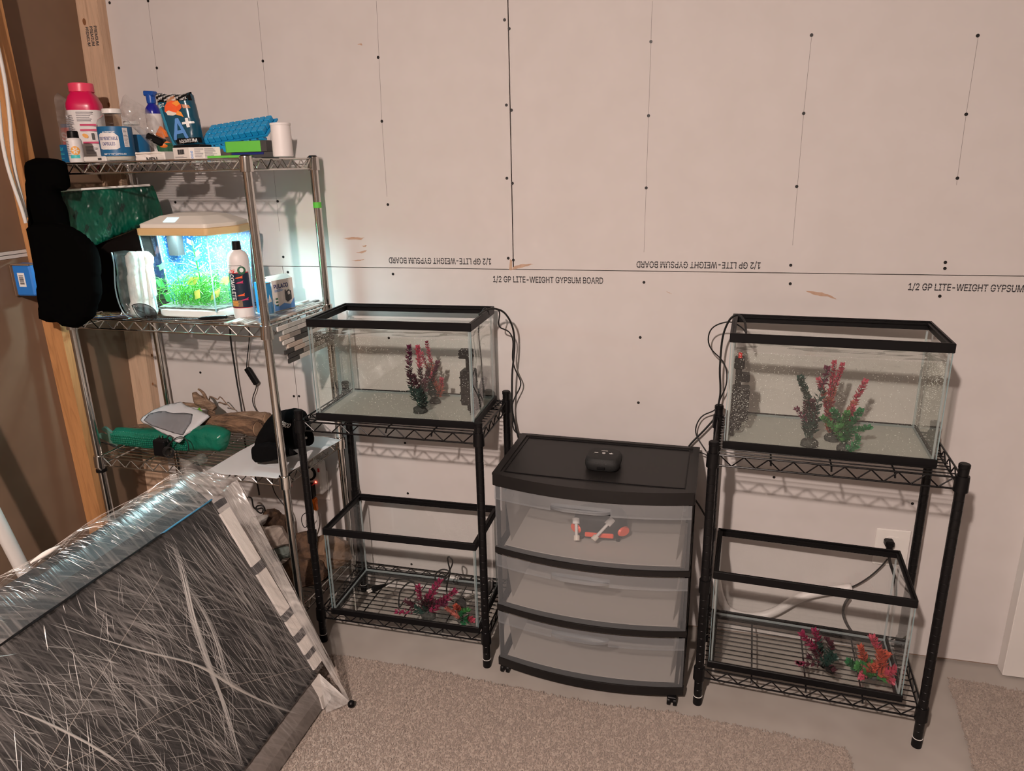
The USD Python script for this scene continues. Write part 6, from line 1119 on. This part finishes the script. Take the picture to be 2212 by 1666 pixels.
# ================================================================== large tilted panel box in stretch wrap
MT['paneldark'] = M('panel_dark', (.028, .027, .027), .45, vary=(6, (.022, .021, .022))); MT['bodyblue'] = M('panel_body', (.026, .028, .031), .6); MT['skirt'] = M('panel_skirt', (.20, .175, .16), .6, vary=(20, (.15, .13, .12)))
MT['foamwhite'] = M('foam_white', (.74, .69, .65), .8); MT['tapegrey'] = M('dark_tape', (.055, .052, .056), .5); MT['edgeblue'] = M('edge_blue', (.05, .22, .38), .3); MT['seamline'] = M('panel_line', (.22, .19, .165), .7)
MT['crease_glint'] = mat('wrap_crease_glint', {'g': ('glossy_bsdf', dict(color=(1, .97, .93), roughness=.24)), 'd': ('diffuse_bsdf', dict(color=(.86, .83, .80))), 't': ('transparent_bsdf', {}), 'gi': ('geometry', {}), 'mr': ('map_range', dict(from_min=0, from_max=1, to_min=.25, to_max=1.0)), 'm1': ('mix_closure', dict(fac=.5)), 'm2': ('mix_closure', {})},
    [('d.BSDF', 'm1.closure1'), ('g.BSDF', 'm1.closure2'), ('gi.random_per_island', 'mr.value'), ('mr.result', 'm2.fac'), ('t.BSDF', 'm2.closure1'), ('m1.closure', 'm2.closure2')], 'm2.closure')  # white diffuse stands in for sparkle along the film creases
yE, yN = -.625, -1.62
P1_, P0_ = xyz((-.478, yE, .112)), xyz((-.748, yE, .650)); UY = xyz((0, -1, 0)); WV = P1_ - P0_; WL = np.linalg.norm(WV); WV /= WL; NF = xyz((.893, 0, .448)); NF -= WV * (NF @ WV); NF /= np.linalg.norm(NF)
def fpt(s, t, o=0.0): return P0_ + UY * s + WV * t + NF * o                    # s: toward the camera, t: down the face
def fpx(u, v, o=0.0): d = ray(u, v); p0 = P0_ + NF * o; return CAM + d * (np.dot(p0 - CAM, NF) / np.dot(d, NF))
LS = yE - yN
MT['stretch'] = pulled('stretch_wrap', (.62, .575, .55), WV - UY * .12, WV * .8 - UY * .6, NF, .03, .36, (6, 100), .2)
MT['stretchtop'] = pulled('stretch_wrap_top', (.46, .41, .38), (-.9, .25, .2), (-.6, -.7, .3), (.1, -.2, 1), .11, .62, (6, 80), .28, .6)
MT['stretchend'] = pulled('stretch_wrap_end', (.66, .625, .60), WV, WV * .92 + xyz((.25, .2, 0)), NF, .38, .95, (5, 90), .22)
wp = thing('wrapped_panel', 'large tilted dark panel box in clear stretch wrap on the carpet', 'wrapped panel')
def yprism(poly, y0, y1): return wallprism(poly, y0, y1)
put(wp, 'body', yprism([(P1_[0] - .012, P1_[2] - .004), (-.470, .018), (-.93, .018), (-1.06, .30), (-1.04, .50), (-.985, .590), (-.90, .672), (-.83, .690), (-.785, .672), (P0_[0] - .006, P0_[2] - .004)], yN, yE), 'bodyblue')
put(wp, 'front_panel', cat_([trimesh.Trimesh([fpt(0, 0), fpt(LS, 0), fpt(LS, WL), fpt(0, WL), fpt(0, 0, -.012), fpt(LS, 0, -.012), fpt(LS, WL, -.012), fpt(0, WL, -.012)], [[0, 1, 2], [0, 2, 3], [4, 6, 5], [4, 7, 6], [0, 4, 5], [0, 5, 1], [1, 5, 6], [1, 6, 2], [2, 6, 7], [2, 7, 3], [3, 7, 4], [3, 4, 0]], process=False)]), 'paneldark')
put(wp, 'edge_seal', tube([fpt(.20 + .01 * i, 0, .002 + .0012 * math.sin(i * 1.3)) for i in range(int((LS - .2) / .01))], .0042, 7), 'blackplastic', label='black seal along the upper edge'); put(wp, 'edge_seal', tube([fpt(.004 + .01 * i, WL, .002 + .001 * math.sin(i * 1.7)) for i in range(int(LS / .01))], .0045, 7), 'blackplastic')
put(wp, 'blue_edge', tube([fpt(.0, -.002, .003), fpt(.21, -.002, .003)], .0026, 7), 'edgeblue', label='blue strip along the upper edge')
for a, b in (((350, 1243), (96, 1660)), ((672, 1440), (470, 1490)), ((470, 1490), (120, 1664)), ((345, 1535), (215, 1666))): A, B = fpx(*a, .0006), fpx(*b, .0006); put(wp, 'panel_line', tube([A, B], .0011, 4), 'seamline')
fs = [(468, 1112, 545, 1222), (556, 1240, 608, 1322), (617, 1338, 632, 1366), (640, 1378, 655, 1406), (661, 1418, 671, 1440)]; k0 = 0
def strip_seg(t0, t1, m, name, th=.018):
    c = [(-.040, t0), (-.040, t1), (.004, t1), (.004, t0)]; V = [fpt(s, t, -.010) for s, t in c] + [fpt(s * .98, t, th - .012) for s, t in c]
    put(wp, name, trimesh.Trimesh(V, [[4, 5, 6], [4, 6, 7], [0, 2, 1], [0, 3, 2], [0, 1, 5], [0, 5, 4], [1, 2, 6], [1, 6, 5], [2, 3, 7], [2, 7, 6], [3, 0, 4], [3, 4, 7]], process=False), m, label='white foam edge pad' if m == 'foamwhite' and t0 < .05 else None)
tt = [(.012, .030, 'tapegrey'), (.045, .225, 'foamwhite'), (.225, .252, 'tapegrey'), (.252, .395, 'foamwhite'), (.395, .418, 'tapegrey'), (.418, .468, 'foamwhite'), (.468, .492, 'tapegrey'), (.492, .535, 'foamwhite'), (.535, .552, 'tapegrey'), (.552, .590, 'foamwhite')]
for a, b, m in tt: strip_seg(a, b, m, 'foam_pad' if m == 'foamwhite' else 'tape_band', .020 if m == 'foamwhite' else .0215)
put(wp, 'skirt', yprism([(P1_[0] + .001, P1_[2] - .006), (-.455, .060), (-.448, .016), (-.462, .016), (P1_[0] - .010, P1_[2] - .006)], yN, yE), 'skirt'); put(wp, 'corner_pad', yprism([(P1_[0] + .004, P1_[2] - .012), (-.450, .055), (-.443, .017), (-.452, .017), (P1_[0], P1_[2] - .012)], yE - .035, yE + .012), 'foamwhite')
TIP = at_z(759, 1524, .018); put(wp, 'corner_foot', lathe([(.006, 0), (.010, .001), (.010, .012), (.006, .016)], 14, (TIP[0], TIP[1], .0165)), 'blackplastic', smooth=40)
TOP = at_y(512, 1036, -.53); RDG = xyz((-.828, yE, .712))
def sheet_(fn, nu, nv, name, m, amp=.003, seed=1, sc=(30, 30), label=None):
    V = []; 
    for j in range(nv):
        for i in range(nu): V.append(fn(i / (nu - 1), j / (nv - 1)))
    V = np.array(V); G = V.reshape(nv, nu, 3); du = np.gradient(G, axis=1); dv = np.gradient(G, axis=0); nn = np.cross(du, dv); nn /= np.maximum(np.linalg.norm(nn, axis=2, keepdims=True), 1e-9)
    uv = np.stack(np.meshgrid(np.linspace(0, sc[0], nu), np.linspace(0, sc[1], nv)), -1); nz = meshkit.fbm(np.concatenate([uv, np.full((nv, nu, 1), seed * 3.1)], -1), 3, seed) - .5
    V = (G + nn * (nz * 2 * amp)[..., None]).reshape(-1, 3); F = [q for j in range(nv - 1) for i in range(nu - 1) for q in ((j * nu + i, j * nu + i + 1, (j + 1) * nu + i + 1), (j * nu + i, (j + 1) * nu + i + 1, (j + 1) * nu + i))]
    return put(wp, name, trimesh.Trimesh(V, F, process=False), m, smooth=True, label=label)
sheet_(lambda a, b: fpt(-.045 + a * (LS + .045), b * WL, .013), 120, 60, 'wrap_front', 'stretch', .004, 1, (26, 9), 'stretch wrap over the dark face')
def topfn(a, b):
    y = yE + .05 - a * (LS + .05); sec = [(P0_[0] + .004, P0_[2] + .006), (-.785, .690), (-.832, .712), (-.905, .690), (-1.0, .600), (-1.06, .50)]
    x, z = spline([(p[0], 0, p[1]) for p in sec], 60)[int(b * 59)][[0, 2]]; return xyz((x + .010 * b * math.sin(a * 17), y, z - .012 * a * b + .006 * b * math.sin(a * 23 + b * 3)))
sheet_(topfn, 90, 30, 'wrap_top', 'stretchtop', .010, 2, (18, 5), 'stretch wrap bulging above the upper edge')
def endfn(a, b):
    A = P0_ + (P1_ - P0_) * b + NF * .012 + xyz((0, .04, 0)); B = TOP + (TIP + xyz((0, 0, .006)) - TOP) * b; q = A + (B - A) * a; return q + NF * (-.020 * math.sin(math.pi * a) * (1 - b * .5))
sheet_(endfn, 26, 80, 'wrap_end', 'stretchend', .006, 3, (7, 9), 'stretch wrap tented over the far end')
def endtop(a, b): A = RDG + (TOP - RDG) * a; B = P0_ + NF * .012 + xyz((0, .04, 0)); return A + (B - A) * b + xyz((0, .05 * (1 - b) * (1 - a), .004 * math.sin(3.1 * a)))
sheet_(endtop, 26, 20, 'wrap_corner', 'stretchtop', .006, 4, (6, 5))
FL = at_z(706, 1562, .012); FL2 = at_z(592, 1664, .012)
def lowfn(a, b):
    y = yE - a * LS; A = xyz((P1_[0] + .012, y, P1_[2])); B = xyz((-.436 + .008 * math.sin(a * 14), y, .020)); return A + (B - A) * b + xyz((.010 * math.sin(math.pi * b), 0, 0))
sheet_(lowfn, 80, 14, 'wrap_skirt', 'stretch', .004, 5, (20, 3))
sheet_(lambda a, b: (P1_ + xyz((.012, 0, 0)) + (xyz((-.438, yE - .05, .020)) - P1_) * a) * (1 - b) + (TIP + xyz((0, 0, .010))) * b, 16, 16, 'wrap_corner', 'stretchend', .003, 6, (3, 3))
sheet_(lambda a, b: at_y(388 + 14 * a, 990 + 58 * a, -.47) * (1 - b) + at_y(455 + 55 * a, 1014 + 24 * a, -.50) * b, 14, 14, 'wrap_tail', 'stretchend', .008, 7, (4, 4), 'loose wrap tail at the top')
put(wp, 'foam_corner', tube(spline([at_y(66, 1216, -1.12), at_y(92, 1200, -1.10), at_y(128, 1180, -1.06)], 14), [.002 + .004 * math.sin(math.pi * i / 13) for i in range(14)], 10), 'foamwhite', smooth=True)
# creases: thin raised ridges along the pull, whitened to imitate glints
rg = np.random.default_rng(21)
def ridge(P, w, n):
    P = np.array(P); T = np.gradient(P, axis=0); S = np.cross(T, n); S /= np.maximum(np.linalg.norm(S, axis=1, keepdims=True), 1e-9); k = len(P); f = np.sin(np.linspace(0, math.pi, k))[:, None] * w
    V = np.vstack([P - S * f, P + n * f * .8, P + S * f]); F = []
    for i in range(k - 1): F += [[i, i + 1, k + i + 1], [i, k + i + 1, k + i], [k + i, k + i + 1, 2 * k + i + 1], [k + i, 2 * k + i + 1, 2 * k + i]]
    return trimesh.Trimesh(V, F, process=False)
ms = []
for i in range(1350):
    s, t = rg.uniform(-.03, LS * .8), rg.uniform(0, WL); fl = rg.random()
    ang = rg.normal(.12, .13) if fl < .5 else (rg.normal(.60, .2) if fl < .82 else rg.normal(-.3, .2))
    if s < .22 and fl > .35: ang = rg.normal(.08, .10)
    L = rg.uniform(.02, .16) * (1.4 if fl < .2 else 1); d = (-math.sin(ang), math.cos(ang)); k = 5
    pts = [(s + d[0] * L * q, t + d[1] * L * q + rg.normal(0, .0006)) for q in np.linspace(0, 1, k)]
    if not all(-.04 < a < LS and 0 < b < WL for a, b in pts): continue
    ms.append(ridge([fpt(a, b, .0165) for a, b in pts], rg.uniform(.0004, .0014), NF))
put(wp, 'wrap_crease_glints', ms, 'crease_glint', kind='stuff', label='fine wrap creases whitened to stand in for glints'); ms = []
for i in range(700):
    a, b = rg.random(), rg.uniform(.0, .82); da = rg.normal(.02, .02); L = rg.uniform(.03, .14); pts = [endfn(min(1, max(0, a + da * q)), b + L * q) for q in np.linspace(0, 1, 5)]; ms.append(ridge([p + NF * .006 for p in pts], rg.uniform(.0004, .0012), NF))
put(wp, 'wrap_crease_glints', ms, 'crease_glint', kind='stuff'); ms = []; nt = xyz((.25, -.2, .95)); nt /= np.linalg.norm(nt)
for i in range(520):
    a, b = rg.uniform(.0, .8), rg.uniform(0, .62); L = rg.uniform(.02, .09); w = rg.normal(.35, .25); pts = [topfn(min(1, a + L * q * w), b + L * q * 4 * .5) for q in np.linspace(0, 1, 6)]; ms.append(ridge([p + nt * .010 for p in pts], rg.uniform(.0004, .0011), nt))
put(wp, 'wrap_crease_glints', ms, 'crease_glint', kind='stuff'); ms = []
for pts, w in (([(368, 1165), (385, 1210), (398, 1262), (412, 1320), (432, 1385), (455, 1450), (480, 1520), (505, 1600), (520, 1660)], .0042), ([(120, 1345), (220, 1380), (330, 1412), (430, 1440), (500, 1480), (580, 1520), (650, 1545)], .0034), ([(0, 1525), (60, 1545), (130, 1575), (220, 1625), (270, 1660)], .0040), ([(395, 1255), (440, 1330), (470, 1400), (490, 1470), (520, 1500)], .0028)):
    for q in range(9):
        o = rg.normal(0, 5); P = spline([fpx(u + o + rg.normal(0, 1.5), v + o * .3, .017) for u, v in pts], 26); ms.append(ridge(P, w * rg.uniform(.25, .8), NF))
put(wp, 'wrap_folds', ms, 'crease_glint', kind='stuff', label='gathered white folds of the wrap')
t = thing('clamshell_pack', 'small clear plastic pack with a black piece inside, at the third shelf front edge', 'package'); c = at_y(418, 1012, -.405)
put(t, 'black_piece', mv(box((0, 0, 0), (.042, .022, .040), .004), c + xyz((.002, 0, -.004)), 0, 0, -.5), 'blackplastic'); put(t, 'clear_shell', mv(box((0, 0, 0), (.085, .030, .030), .006), c + xyz((.006, .004, .022)), 0, 0, -.42), 'zipfilm')
